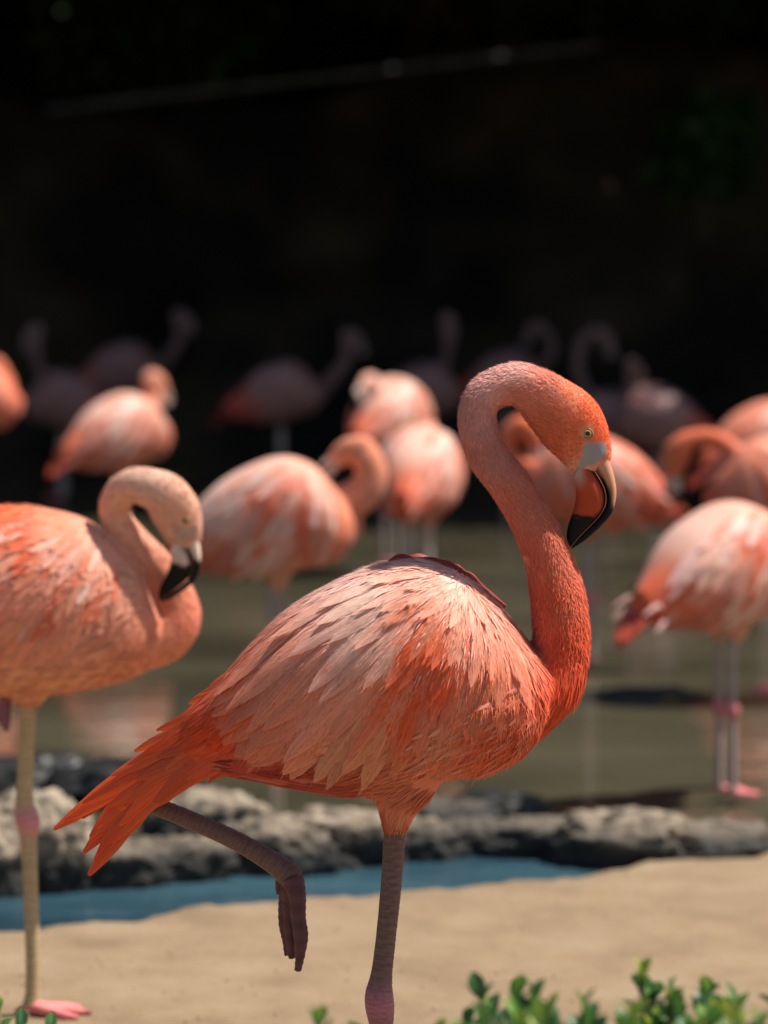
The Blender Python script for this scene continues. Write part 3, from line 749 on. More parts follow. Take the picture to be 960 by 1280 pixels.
MAIN_COL = [(x, y, tuple(np.array(c) * .90 + np.array((255, 226, 212)) * .10) if y < 880 and x > 575 else c) for x, y, c in MAIN_COL]
def lore_d(P):
    best = np.full(len(P), 9.0)
    for a, b, r in (((733, 559), (751, 559), 8.0), ((735, 567), (746, 567), 8.0), ((731, 570), (722, 598), 6.0), ((738, 575), (751, 566), 7.5)):
        a, b = np.array(a, float), np.array(b, float); t = np.clip(((P - a) @ (b - a)) / ((b - a) @ (b - a)), 0, 1)[:, None]
        best = np.minimum(best, np.linalg.norm(P - a - t * (b - a), axis=1) / r)
    return best
def main_flamingo():
    d = 4.0; k = d / FPX; rng = np.random.default_rng(11)
    ax, ay = 486, 1540; org = np.array([ax, 0, -ay])
    root = empty('flamingo', (X(ax, d), d, 0)); tag(root, 'sharp coral-orange flamingo with one leg lifted, bill tucked against its neck', 'flamingo', 'flamingos at the pond')
    fr = Frame((686.5, 504), math.degrees(math.atan2(78, 51.5)))
    torso = torso_slices(MT)
    neck, path = neck_tube(MAIN_NECK, fr, 1.0)
    thigh = tube(catmull([(505, -20, -930, 66), (502, -22, -975, 46), (497, -24, -1005, 27), (494, -25, -1032, 15.5)], 6), 20)
    thigh2 = tube(catmull([(420, 30, -920, 60), (350, 34, -932, 30), (300, 36, -942, 18)], 6), 16)
    V, F, N = fuse([torso, neck, thigh, thigh2], 3.6, 5)
    bv = bvh_of(V, F)
    P2 = np.stack([V[:, 0], -V[:, 2]], 1)
    def colr(Q):
        P = np.stack([Q[:, 0], -Q[:, 2]], 1); c = idw(P, MAIN_COL)
        # bare grey-blue skin between eye and bill, running down to the gape
        w = sstep(1.0, .72, lore_d(P))[:, None]
        ring = sstep(11.5, 8.5, np.hypot(P[:, 0] - EYE[0], P[:, 1] - EYE[1]))[:, None] * .7
        c = c * (1 - ring) + lin((196, 140, 112)) * ring
        return (c * (1 - w) + lin((150, 146, 148)) * w) * SPRD
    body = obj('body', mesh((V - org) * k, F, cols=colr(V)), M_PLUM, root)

    pf = path_flow(path)
    def flow(Q):
        a, dist = pf(Q); r = np.stack([np.full(len(Q), -.86), np.zeros(len(Q)), np.full(len(Q), -.5)], 1)
        th = sstep(960, 1010, -Q[:, 2])[:, None] * sstep(560, 520, Q[:, 0])[:, None] * sstep(420, 470, Q[:, 0])[:, None]
        r = r * (1 - th) + np.array([[-.15, 0, -1.0]]) * th
        w = radial(Q); wi = sstep(900, 840, -Q[:, 2])[:, None]; r = r * (1 - wi) + w * wi
        n_ = sstep(1.55, 1.05, dist)[:, None] * sstep(640, 690, Q[:, 0] + (860 + Q[:, 2]).clip(0, 400) * 3)[:, None]
        return a * n_ + r * (1 - n_)
    def neckness(Q):
        return sstep(835, 790, -Q[:, 2]) * ((Q[:, 0] > 660) | (-Q[:, 2] < 690))
    def headness(Q): return sstep(690, 715, Q[:, 0]) * sstep(630, 615, -Q[:, 2])
    def bare(Q):
        P = np.stack([Q[:, 0], -Q[:, 2]], 1)
        return (lore_d(P) > .85) & (np.hypot(P[:, 0] - 733, P[:, 1] - 540) > 9) & (np.hypot(P[:, 0] - 740, P[:, 1] - 582) > 12)
    m1 = lambda Q: (neckness(Q) * bare(Q)) + 1e-9
    m2 = lambda Q: (1 - neckness(Q)) * (1.0 - .75 * np.array([inside(q[0], -q[2], MWING) for q in Q])) + 1e-9
    q1 = tufts(V, F, N, 46000, rng, lambda Q: 8.0 - 4.0 * headness(Q) + 4 * sstep(700, 800, -Q[:, 2]), lambda Q: .85 - .25 * headness(Q) + .35 * sstep(700, 800, -Q[:, 2]), flow, colr, lift=.25, mask=m1, jit=.10, dirjit=.28)
    q2 = tufts(V, F, N, 22000, rng, lambda Q: 27 - 4 * sstep(960, 1010, -Q[:, 2]), lambda Q: 2.0 - .6 * sstep(960, 1010, -Q[:, 2]), flow, colr, lift=.05, mask=m2, jit=.12, dirjit=.10, curl=.06)
    for nm, q in (('neck_down', q1), ('breast_down', q2)):
        o = obj(nm, mesh((q[0] - org) * k, q[1], cols=q[2]), M_TUFT, body); o['kind'] = 'stuff'

    # wings: rows of feathers (near wing feather by feather, far wing as one mass)
    sizes = [(110, 50, 14), (170, 74, 18), (215, 122, 25), (250, 175, 33), (300, 195, 38), (360, 180, 40), (430, 160, 40)]
    near = wing_feathers(bv, rng, MWING, WING_C, sizes, WING_COL, tips=[(720, 800), (600, 680), (500, 670), (380, 710), (240, 850), (262, 905), (300, 944), (335, 966), (440, 968), (490, 950), (530, 925), (570, 908), (620, 902), (690, 885)])
    # ruffled feathers along the side of the breast, over the wing's front edge
    BRS = [(690, 860), (680, 905), (640, 945), (600, 955), (560, 950), (530, 930), (520, 905), (560, 880), (610, 862), (655, 845)]
    for yy in np.arange(850, 962, 8.5):
        for xx in np.arange(505, 690, 14.0):
            x, y = xx + rng.uniform(-6, 6) + (yy % 17) * .6, yy + rng.uniform(-4, 4)
            if not inside(x, y, BRS): continue
            h = bv.ray_cast(Vector((x, -400, -y)), Vector((0, 1, 0)))
            if h[0] is None: continue
            ang = R(205 - 14 * rng.random() + (y - 900) * .12)
            fl = lambda p, a=ang: np.array([math.cos(a), 0, math.sin(a) - .06])
            r = feather(bv, h[0], fl, rng.uniform(38, 58), rng.uniform(6, 9.5), lift=rng.uniform(2.5, 6), tilt=rng.uniform(-.1, .3), base_off=1.2, rng=rng, n=8, m=4, droop=.03, point=.9)
            if r is None: continue
            Vv, Ff, UV = r; mid = np.array([[Vv[:, 0].mean(), -Vv[:, 2].mean()]])
            c = np.repeat(idw(mid, MAIN_COL + [(600, 890, (236, 150, 116)), (560, 905, (234, 158, 128)), (640, 880, (234, 128, 90))]), len(Vv), 0) * (1 + rng.normal() * .12)
            tp = UV[:, 1:2] ** 2 * rng.uniform(0, .35); c = c * (1 - tp) + lin((255, 226, 210)) * tp
            near.append((Vv, Ff, UV, c * SPRD))
    print('near wing feathers', len(near))
    near_big = near
    def under(side):        # smooth covert layer the feathers spring from
        vs, fs = [], []; o = 0
        rr = np.random.default_rng(3)
        for V_, F_, UV_, c_ in near[::2]:
            v = V_.copy(); cen = v.mean(0); v = cen + (v - cen) * .9; v[:, 1] += 2.0
            if side > 0: v[:, 1] *= -1
            vs.append((v, F_, UV_, c_))
        return vs
    def merge(fs):
        Vv, Ff, Uv, Cc, o = [], [], [], [], 0
        for v, f, uv, c in fs:
            Vv.append(v); Uv.append(uv); Cc.append(c); Ff += [tuple(i + o for i in q) for q in f]; o += len(v)
        return np.vstack(Vv), Ff, np.vstack(Uv), np.vstack(Cc)
    v, f, uv, c = merge(under(-1)); wing = obj('wing', mesh((v - org) * k, f, cols=c, uv=uv), M_FEATH, root); wing['kind'] = 'stuff'
    for v, f, uv, c in near_big: obj('feather', mesh((v - org) * k, f, cols=c, uv=uv), M_FEATH, wing)
    fv_, ff_, fu_, fc_ = merge(near)
    nn = mesh(fv_, ff_); fn_ = np.zeros(len(fv_) * 3); nn.vertices.foreach_get('normal', fn_); fn_ = fn_.reshape(-1, 3); fn_ *= np.where(fn_[:, 1:2] > .35, -1, 1)
    wm = lambda Q: 1.0 - .55 * sstep(520, 430, Q[:, 0])
    wcol = lambda Q: idw(np.stack([Q[:, 0], -Q[:, 2]], 1), WING_COL, 5.0) * SPRD
    q3 = tufts(fv_, ff_, fn_, 11000, rng, lambda Q: 14 + 0 * Q[:, 0], lambda Q: .75 + 0 * Q[:, 0], radial, wcol, lift=.03, mask=wm, jit=.16, dirjit=.10, curl=.05)
    o = obj('barb_fringe', mesh((q3[0] - org) * k, q3[1], cols=q3[2]), M_TUFT, wing); o['kind'] = 'stuff'
    far = [(v * np.array([1, -1, 1]), f, uv, c) for v, f, uv, c in near]
    v, f, uv, c = merge(far); w2 = obj('wing', mesh((v - org) * k, f, cols=c, uv=uv), M_FEATH, root); w2['kind'] = 'stuff'

    # raised far-wing feathers; dark crimson is partly the neck's shadow painted in
    for i in range(11):
        t = i / 10; x = 530 + 80 * t + rng.uniform(-5, 5); y = np.interp(x, [500, 550, 580, 616, 630], [704, 708, 720, 747, 762])
        y0 = 6 + 22 * rng.random(); L = rng.uniform(36, 62)
        P = np.array([(x + 20, y0, -(y + 16)), (x - L * .25, y0 - 4, -(y - 8)), (x - L * .62, y0 - 6, -(np.interp(x - L * .62, [470, 500, 550, 580, 616], [709, 704, 708, 719, 745]) - 5 - 4 * rng.random())), (x - L, y0 - 4, -(np.interp(x - L, [440, 470, 500, 550, 580, 616], [722, 710, 704, 708, 719, 745]) - 5 * rng.random()))])
        v, f, uv = free_feather(P, rng.uniform(9, 15), (.1, -.75, .65), rng=rng, tilt=rng.uniform(-.3, .3))
        c = np.repeat(lin([(136, 34, 24), (160, 52, 34), (112, 26, 22)][i % 3])[None], len(v), 0)
        obj('feather', mesh((v - org) * k, f, cols=c, uv=uv), M_FEATH, w2)

    # tail and long orange rear feathers
    cone = tube(catmull([(330, 0, -905, 52), (280, 0, -920, 40), (230, 0, -946, 26), (195, 0, -970, 12)], 6), 16, dep=None)
    tV, tF = cone; tV = tV * np.array([1, .8, 1])
    tcol = lambda P: idw(P, [(300, 890, (228, 110, 66)), (240, 920, (230, 96, 48)), (180, 960, (228, 92, 42)), (120, 1010, (230, 92, 40)), (70, 1036, (224, 84, 36)), (110, 1080, (226, 84, 36)), (220, 980, (224, 92, 48)), (300, 960, (212, 84, 52)), (290, 930, (226, 96, 52))]) * SPRD
    tail = obj('tail', mesh((tV - org) * k, tF, cols=tcol(np.stack([tV[:, 0], -tV[:, 2]], 1))), M_PLUM, root)
    spec = [  # base (x,row), mid bend, tip, depth at base, width
        ((318, 842), (66, 1038), 12, 25, 2), ((310, 850), (80, 1026), -6, 24, 4), ((322, 850), (104, 1003), -16, 24, 6), ((300, 858), (140, 968), -20, 20, 4), ((290, 858), (168, 938), -20, 18, 4), ((300, 850), (196, 912), -18, 17, 3), ((330, 812), (236, 878), -22, 18, 3), ((345, 800), (262, 856), -26, 18, 3),
        ((300, 885), (104, 1067), 2, 27, -4), ((305, 890), (111, 1094), -10, 27, -6), ((300, 895), (119, 1074), -18, 26, -6), ((310, 880), (112, 1050), -12, 26, 0), ((310, 872), (128, 1030), -20, 24, 2), ((315, 865), (134, 1008), -25, 24, 4),
        ((310, 900), (140, 1052), -26, 24, -5), ((318, 895), (150, 1030), -32, 24, -3), ((325, 885), (160, 1002), -36, 24, 0), ((330, 875), (172, 972), -38, 22, 3), ((335, 868), (196, 944), -40, 22, 3),
        ((320, 905), (185, 1009), -42, 22, -3), ((325, 912), (196, 1006), -38, 20, -4), ((330, 905), (205, 985), -48, 22, -2), ((335, 895), (214, 962), -52, 22, 0), ((340, 885), (232, 938), -54, 20, 2),
        ((335, 918), (222, 986), -46, 19, -3), ((345, 918), (240, 972), -54, 20, -2), ((345, 906), (256, 948), -60, 20, 0), ((350, 895), (262, 930), -62, 20, 1), ((350, 928), (268, 968), -58, 18, -2), ((358, 920), (280, 950), -66, 20, -1), ((330, 858), (250, 905), -52, 20, 2), ((336, 846), (266, 884), -50, 20, 2)]
    for i in range(18):
        q = spec[rng.integers(len(spec))]; spec.append(((q[0][0] + rng.uniform(-8, 8), q[0][1] + rng.uniform(-8, 8)), (q[1][0] + rng.uniform(8, 40), q[1][1] - rng.uniform(6, 30)), q[2] - rng.uniform(2, 8), q[3] * rng.uniform(.55, .8), q[4] + rng.uniform(-2, 2)))
    for i, (b, tip, y0, wd, bow) in enumerate(spec):
        b, tip = np.array(b, float), np.array(tip, float); nrm = np.array([-(tip - b)[1], (tip - b)[0]]) / np.linalg.norm(tip - b)
        pts = []
        for t in np.linspace(0, 1, 8):
            q = b + (tip - b) * t + nrm * (-bow * 2.2 * math.sin(math.pi * t)); pts.append((q[0], y0 * (1 - .55 * t) - 5 * math.sin(math.pi * t), -q[1]))
        v, f, uv = free_feather(np.array(pts), wd * 1.15, (.12, -1, .25), n=14, rng=rng, tilt=rng.uniform(-.15, .25), point=.5)
        c = tcol(np.stack([v[:, 0], -v[:, 2]], 1)) * (1 + rng.normal() * .10) * (1 + rng.normal(size=3) * .04)
        ed = (1 - np.abs(uv[:, :1])) * .0 + np.abs(uv[:, :1]) ** 2 * rng.uniform(0, .3); c = c * (1 - ed) + lin((246, 150, 100)) * ed
        o = obj('feather', mesh((v - org) * k, f, cols=c, uv=uv), M_FEATH, tail)
    # crimson and pink under-tail coverts
    for i in range(26):
        x = rng.uniform(330, 450); y = np.interp(x, [330, 400, 450], [948, 968, 975]) + rng.uniform(-6, 14)
        h = bv.ray_cast(Vector((x, -400, -y)), Vector((0, 1, 0)))
        if h[0] is None: continue
        r = feather(bv, h[0], lambda p: np.array([-.97, 0, -.12 + .1 * (p[0] - 330) / 100]), rng.uniform(60, 100), rng.uniform(12, 18), lift=3, base_off=1.5, stick=.7, rng=rng)
        if r is None: continue
        v, f, uv = r; base = [(176, 56, 44), (196, 74, 56), (210, 112, 90), (160, 48, 42)][i % 4]
        obj('feather', mesh((v - org) * k, f, cols=np.repeat(lin(base)[None], len(v), 0) * SPRD, uv=uv), M_FEATH, tail)

    bill_parts(fr, 1.0, root, k, org, (172, 68, 38), (190, 172, 158), (204, 146, 116), 641.0)
    # eye sits on the head surface
    q = fr([EYE])[0]; h = bv.ray_cast(Vector((q[0], -400, -q[1])), Vector((0, 1, 0)))
    eye_parts(fr, 1.0, root, k, org, abs(h[0].y) - .6)

    # standing leg
    def legcol(P, s, hock, pink):
        t = np.exp(-((s - hock) / 26.0) ** 2)[:, None]
        g_ = np.random.default_rng(2).normal(size=(len(P), 1)) * .05 + 1
        g_ = g_ * (1 + .30 * ((s / 6.5 + .5 * np.sin(s * .11)) % 1.0 - .5) + .12 * np.sin(P[:, 0] * 1.9 + s * .7))[:, None]
        return (lin((108, 84, 76)) * (1 - t) + lin((176, 108, 122)) * t * pink + lin((108, 84, 76)) * t * (1 - pink)) * g_
    (lv, lf), s = leg_geo([(495, -25, -1012, 13.5), (493, -25, -1040, 13.5), (489, -25, -1100, 13), (482, -26, -1170, 12.5), (477, -27, -1212, 13.5), (474, -28, -1236, 17.5), (475, -28, -1254, 18), (477, -28, -1275, 15), (480, -26, -1310, 11.5), (484, -25, -1400, 11), (486, -25, -1500, 11), (486, -25, -1530, 12)], 1.4, 20, .05, 6.5)
    ss = np.concatenate([np.repeat(s, 20), [0, s[-1]]])
    leg = obj('leg', mesh((lv - org) * k, lf, cols=legcol(lv, ss, 240, .9)), M_SKIN, root)
    fv, ff = standing_foot(1.25, 1.0, 0)
    fo = obj('foot', mesh((fv + np.array([0, -25, 0])) * k, ff, cols=np.repeat(lin((176, 110, 112))[None], len(fv), 0)), M_SKIN, leg)
    # lifted leg: shank hidden behind the tail, tarsus swinging forward, toes hanging closed
    (lv, lf), s = leg_geo([(360, 40, -925, 16), (280, 42, -945, 12), (215, 44, -972, 11), (178, 44, -992, 13), (169, 43, -1003, 13), (184, 42, -1012, 11.5), (230, 40, -1030, 11.5), (290, 36, -1056, 12), (335, 32, -1081, 13.5), (358, 30, -1097, 16), (368, 30, -1106, 15)], 1.6, 20, .06, 6.5)
    ss = np.concatenate([np.repeat(s, 20), [0, s[-1]]])
    leg2 = obj('leg', mesh((lv - org) * k, lf, cols=legcol(lv, ss, 190, .4)), M_SKIN, root)
    toes = [[(366, 22, -1103, 14), (371, 14, -1122, 11.5), (373, 10, -1150, 9.5), (376, 8, -1172, 9.5), (375, 8, -1195, 6.5), (372, 9, -1216, 4.5)],
            [(364, 30, -1103, 14), (361, 30, -1125, 10), (361, 28, -1150, 8.5), (362, 26, -1175, 7.5), (364, 26, -1204, 4.5)],
            [(362, 36, -1103, 13), (356, 42, -1122, 8.5), (353, 42, -1146, 7), (354, 40, -1166, 7), (357, 38, -1185, 5.5), (358, 36, -1203, 4)],
            [(350, 34, -1104, 7), (347, 36, -1116, 4.5), (347, 36, -1126, 3)]]
    parts = [tube(catmull(t, 4), 12) for t in toes]
    for A_, B_ in ((0, 1), (1, 2)):                 # folded webs
        for t in np.linspace(.2, .8, 3):
            a = catmull(toes[A_], 4); b = catmull(toes[B_], 4)
            m = np.array([(1 - t) * a[int(i * (len(a) - 1))] + t * b[int(i * (len(b) - 1))] for i in np.linspace(.05, .72, 12)])
            m[:, 1] += 5 * math.sin(math.pi * t); m[:, 0] -= 2; m[:, 3] = np.linspace(7, 3, 12); parts.append(tube(m, 8))
    fv, ff, fn = fuse(parts, 1.6, 2, .4)
    wr = np.sin(fv[:, 2] * .75 + np.sin(fv[:, 0] * .6) * 1.5) * .28      # skin folds
    fv = fv + fn * wr[:, None]
    fc = np.repeat(lin((96, 58, 58))[None], len(fv), 0) * (1 + .15 * np.sin(fv[:, 2:3] * .3))
    obj('foot', mesh((fv - org) * k, ff, cols=fc), M_SKIN, leg2)
    return root
main_flamingo()

# ------------------------------------------------------------------ the preening flamingo on one leg beside it
def merge_f(fs):
    Vv, Ff, Uv, Cc, o = [], [], [], [], 0
    for v, f, uv, c in fs:
        Vv.append(v); Uv.append(uv); Cc.append(c); Ff += [tuple(i + o for i in q) for q in f]; o += len(v)
    return np.vstack(Vv), Ff, np.vstack(Uv), np.vstack(Cc)

def leg_colors(P, s, hock, base, pink, sig=24.0):
    t = np.exp(-((s - hock) / sig) ** 2)[:, None]
    g_ = np.random.default_rng(2).normal(size=(len(P), 1)) * .06 + 1
    g_ = g_ * (1 + .25 * ((s / 6.5 + .5 * np.sin(s * .11)) % 1.0 - .5))[:, None]
    return (lin(base) * (1 - t) + lin(pink) * t) * g_

def left_flamingo():
    ay = 1266; d = DG(ay); k = d / FPX; u = .77; rng = np.random.default_rng(21); ax = 42; org = np.array([ax, 0, -ay])
    root = empty('flamingo', (X(ax, d), d, 0)); tag(root, 'peach flamingo on one thin pale leg, black-tipped bill touching its breast', 'flamingo', 'flamingos at the pond')
    sl = [(206, 772, 824, 22), (192, 744, 834, 45), (177, 713, 842, 60), (160, 690, 849, 71), (125, 661, 858, 84), (100, 646, 862, 92), (60, 636, 867, 100), (20, 632, 870, 103), (-40, 634, 867, 102), (-100, 645, 858, 95), (-160, 668, 846, 80), (-220, 705, 835, 58), (-270, 745, 828, 35), (-310, 775, 822, 18)]
    fr = Frame((205, 613, -36), 66, .74)
    neckp = [(130, 800, 46, 0), (172, 800, 40, 0), (205, 796, 33, 0), (222, 775, 29.5, 2), (219, 748, 26, 4), (200, 714, 23, 3), (169, 678, 20, 0), (147, 650, 19.5, -4), (146, 624, 20, -12), (168, 605, 22, -24)]
    neck, path = neck_tube(neckp, fr, u)
    thigh = tube(catmull([(42, -10, -820, 46), (40, -12, -855, 30), (38, -12, -880, 13)], 6), 16)
    V, F, N = fuse([torso_slices(sl), neck, thigh], 3.2, 5); bv = bvh_of(V, F)
    ctrl = [(190, 600, (238, 190, 164)), (150, 640, (240, 180, 150)), (240, 630, (238, 178, 148)), (225, 660, (236, 176, 146)), (205, 720, (236, 150, 118)), (235, 770, (238, 140, 108)), (200, 815, (236, 146, 112)), (150, 840, (238, 160, 124)), (60, 860, (240, 168, 130)), (0, 860, (240, 170, 134)),
            (160, 720, (242, 176, 148)), (120, 690, (246, 184, 158)), (60, 660, (248, 160, 124)), (20, 645, (246, 130, 84)), (20, 690, (246, 168, 136)), (30, 740, (240, 166, 136)), (100, 770, (242, 170, 140)), (0, 800, (240, 164, 130)), (-150, 750, (238, 140, 104))]
    def colr(Q):
        P = np.stack([Q[:, 0], -Q[:, 2]], 1); c = idw(P, ctrl); T = fr.inv(P)
        w = sstep(14, 6, np.sqrt(((T[:, None] - np.array([(729, 562), (738, 566), (748, 562), (732, 576)])[None]) ** 2).sum(2)).min(1))[:, None]
        return (c * (1 - w) + lin((206, 170, 152)) * w) * .84
    body = obj('body', mesh((V - org) * k, F, cols=colr(V)), M_PLUM, root)
    pf = path_flow(path); cen = np.array([190.0, 560.0])
    def flow(Q):
        a, dist = pf(Q); n_ = (sstep(1.5, 1.05, dist) * sstep(130, 175, Q[:, 0] + np.clip(700 + Q[:, 2], 0, 200)))[:, None]
        return a * n_ + np.array([[-.9, 0, -.35]]) * (1 - n_)
    nk = lambda Q: sstep(150, 190, Q[:, 0] + np.clip(720 + Q[:, 2], 0, 60) * 2) + .0
    q1 = tufts(V, F, N, 9000, rng, lambda Q: 7 + 12 * (1 - np.clip(nk(Q), 0, 1)), lambda Q: 1.4 + 1.6 * (1 - np.clip(nk(Q), 0, 1)), flow, colr, lift=.14, jit=.10, mask=lambda Q: (Q[:, 0] > -60) * (.4 + nk(Q)))
    o = obj('down', mesh((q1[0] - org) * k, q1[1], cols=q1[2]), M_TUFT, body); o['kind'] = 'stuff'
    poly = [(160, 722), (150, 694), (120, 668), (60, 645), (-40, 645), (-200, 700), (-280, 770), (-200, 800), (-60, 800), (40, 770), (110, 752)]
    sizes = [(110, 36, 11), (180, 52, 14), (240, 70, 18), (300, 90, 22), (480, 100, 24)]
    wc = ctrl + [(40, 655, (242, 110, 60)), (70, 680, (250, 196, 174)), (40, 690, (240, 116, 66)), (20, 670, (244, 122, 72)), (90, 665, (246, 150, 112)), (10, 705, (250, 200, 180)), (60, 725, (244, 172, 144)), (0, 660, (242, 112, 62)), (100, 710, (250, 190, 166)), (-60, 700, (240, 120, 74))]
    near = wing_feathers(bv, rng, poly, cen, sizes, warm(wc, .93, .88), .8, streak=.22)
    v, f, uv, c = merge_f([(x * np.array([1, -1, 1]), f, uv, c) for x, f, uv, c in near])
    w2 = obj('wing', mesh((v - org) * k, f, cols=c, uv=uv), M_FEATH, root); w2['kind'] = 'stuff'
    und = [((x - x.mean(0)) * .9 + x.mean(0) + np.array([0, 2, 0]), f, uv, c) for x, f, uv, c in near[::2]]
    v, f, uv, c = merge_f(und); wing = obj('wing', mesh((v - org) * k, f, cols=c, uv=uv), M_FEATH, root); wing['kind'] = 'stuff'
    for v, f, uv, c in near: obj('feather', mesh((v - org) * k, f, cols=c, uv=uv), M_FEATH, wing)
    tail = None
    for i in range(9):
        b = np.array((-260 + 4 * i, 6 * (i - 4), -(770 + 5 * (i % 3)))); e = np.array((-400 + 12 * abs(i - 4), 8 * (i - 4), -(860 - 4 * abs(i - 4))))
        v, f, uv = free_feather(np.array([b, (b + e) / 2 + (0, 0, 6), e]), 18, (.1, -.5, .8), rng=rng)
        m = mesh((v - org) * k, f, cols=np.repeat(lin((232, 110, 64))[None], len(v), 0), uv=uv)
        if tail is None: tail = obj('tail', m, M_FEATH, root)
        else: obj('feather', m, M_FEATH, tail)
    bill_parts(fr, fr.s, root, k, org, (206, 178, 160), (226, 206, 190), b0=614.0)
    q = fr([EYE])[0]; h = bv.ray_cast(Vector((q[0], -400, -q[1])), Vector((0, 1, 0)))
    eye_parts(fr, fr.s, root, k, org, (abs(h[0].y - fr.dy) - .4) / fr.s)
    (lv, lf), s = leg_geo([(38, -12, -868, 10.5), (36, -12, -900, 10), (33, -12, -960, 10), (32, -12, -1000, 11.5), (34, -12, -1016, 15), (37, -12, -1030, 15), (37, -12, -1046, 11), (39, -12, -1090, 9.5), (42, -12, -1180, 9), (42, -12, -1235, 9), (40, -12, -1254, 11)], 2, 16, .05, 6)
    ss = np.concatenate([np.repeat(s, 16), [0, s[-1]]])
    leg = obj('leg', mesh((lv - org) * k, lf, cols=leg_colors(lv, ss, 156, (176, 154, 116), (206, 132, 136), 18)), M_SKIN, root)
    fv, ff = standing_foot(1.02, 1.0, 0)
    obj('foot', mesh((fv + np.array([-3, -14, 0])) * k, ff, cols=np.repeat(lin((226, 128, 124))[None], len(fv), 0) * (1 - .6 * sstep(62, 76, fv[:, :1]))), M_SKIN, leg)
    (lv, lf), s = leg_geo([(-60, 20, -840, 14), (-110, 24, -870, 9), (-60, 20, -876, 9), (-4, 0, -872, 9), (6, -4, -874, 10)], 2, 16)
    leg2 = obj('leg', mesh((lv - org) * k, lf, cols=np.repeat(lin((150, 104, 112))[None], len(lv), 0)), M_SKIN, root)
    parts = [tube(catmull([(5, -4, -870, 9), (8 - j * 3, -6 + j * 6, -885, 6.5), (9 - j * 4, -6 + j * 6, -902, 5), (8 - j * 3, -6 + j * 6, -914 + j * 4, 3)], 4), 10) for j in range(3)]
    fv, ff, fn = fuse(parts, 1.8, 2, .4); obj('foot', mesh((fv - org) * k, ff, cols=np.repeat(lin((128, 80, 98))[None], len(fv), 0)), M_SKIN, leg2)
left_flamingo()

# ------------------------------------------------------------------ the flock in the pond
GEN_COL = {
 'pale': [(500, 720, (246, 196, 176)), (400, 780, (248, 206, 190)), (560, 760, (246, 184, 160)), (620, 820, (240, 160, 130)), (660, 880, (236, 140, 106)), (600, 940, (234, 160, 126)), (480, 980, (232, 170, 138)), (380, 970, (226, 140, 112)), (290, 920, (226, 100, 62)), (700, 700, (236, 156, 124)), (650, 500, (236, 176, 150)), (750, 560, (236, 160, 128))],
 'salmon': [(500, 720, (240, 164, 136)), (400, 780, (238, 150, 120)), (560, 760, (240, 150, 120)), (620, 820, (236, 134, 100)), (660, 880, (232, 116, 80)), (600, 940, (228, 130, 96)), (480, 980, (220, 138, 106)), (380, 970, (210, 104, 78)), (290, 920, (222, 90, 52)), (700, 700, (232, 124, 88)), (650, 500, (236, 150, 120)), (750, 560, (232, 130, 96))],
 'shade_dimmed': [(500, 720, (160, 116, 112)), (400, 780, (162, 112, 106)), (600, 820, (158, 106, 98)), (480, 980, (140, 100, 96)), (290, 920, (196, 70, 50)), (700, 700, (164, 126, 122)), (700, 500, (176, 142, 138))]}  # plumage darkened to carry the shade these birds stand in
WGEN = {
 'pale': [(450, 730, (250, 226, 214)), (400, 800, (250, 216, 202)), (470, 800, (236, 120, 76)), (520, 780, (250, 214, 200)), (550, 830, (236, 116, 72)), (590, 800, (248, 200, 180)), (620, 860, (240, 160, 130)), (420, 880, (236, 186, 166)), (480, 900, (240, 150, 116)), (350, 840, (244, 196, 178)), (320, 900, (226, 120, 84)), (540, 730, (248, 190, 168)), (500, 860, (250, 208, 190)), (380, 930, (214, 130, 110))],
 'salmon': [(450, 730, (246, 196, 176)), (400, 800, (240, 160, 130)), (470, 800, (232, 104, 60)), (520, 780, (246, 190, 166)), (550, 830, (234, 110, 68)), (590, 800, (242, 160, 130)), (620, 860, (236, 136, 102)), (420, 880, (226, 150, 126)), (350, 840, (236, 150, 120)), (320, 900, (222, 96, 58)), (480, 900, (232, 146, 112))],
 'shade_dimmed': [(450, 730, (166, 124, 120)), (400, 850, (156, 108, 102)), (550, 800, (156, 106, 98)), (320, 900, (196, 76, 54)), (480, 920, (146, 102, 96))]}  # wing colours darkened for the same shade
PW = [(655, 850), (648, 800), (612, 755), (570, 716), (500, 704), (440, 722), (385, 752), (330, 802), (292, 845), (300, 890), (345, 925), (420, 930), (500, 915), (560, 890), (610, 875)]
for _k in ('pale', 'salmon'): GEN_COL[_k] = warm(GEN_COL[_k], .95, .92); WGEN[_k] = warm(WGEN[_k], .95, .92)
_tv, _tf = torso_slices(MT); _tb = bvh_of(_tv, _tf)
def gen_wing(pal, coarse):
    rng = np.random.default_rng(77)
    sz = [(120, 60, 18), (200, 90, 24), (280, 120, 32), (430, 130, 36)] if not coarse else [(120, 70, 26), (200, 110, 34), (280, 140, 44), (430, 150, 48)]
    return wing_feathers(_tb, rng, PW, WING_C, sz, WGEN[pal], 1.0, streak=.42 if pal != 'shade_dimmed' else 0)
def gen_tail(pal):
    rng = np.random.default_rng(5); r = []
    for i in range(14):
        a = i / 13 - .5
        b = np.array((290 + 10 * rng.random(), a * 50, -(890 + 8 * rng.random()))); e = np.array((150 + 60 * abs(a) + 20 * rng.random(), a * 70, -(1000 + 30 * rng.random() - 50 * abs(a))))
        v, f, uv = free_feather(np.array([b, b + (e - b) * .35 + (0, 0, 6), b + (e - b) * .7 + (0, 0, 5), e]), 28, (-.3, -.35 + a * .3, .85), rng=rng)
        col = lin((190, 80, 56) if pal != 'shade_dimmed' else (170, 60, 44)) * (1 + .1 * rng.normal())
        r.append((v, f, uv, np.repeat(col[None], len(v), 0)))
    return r
_cache = {}
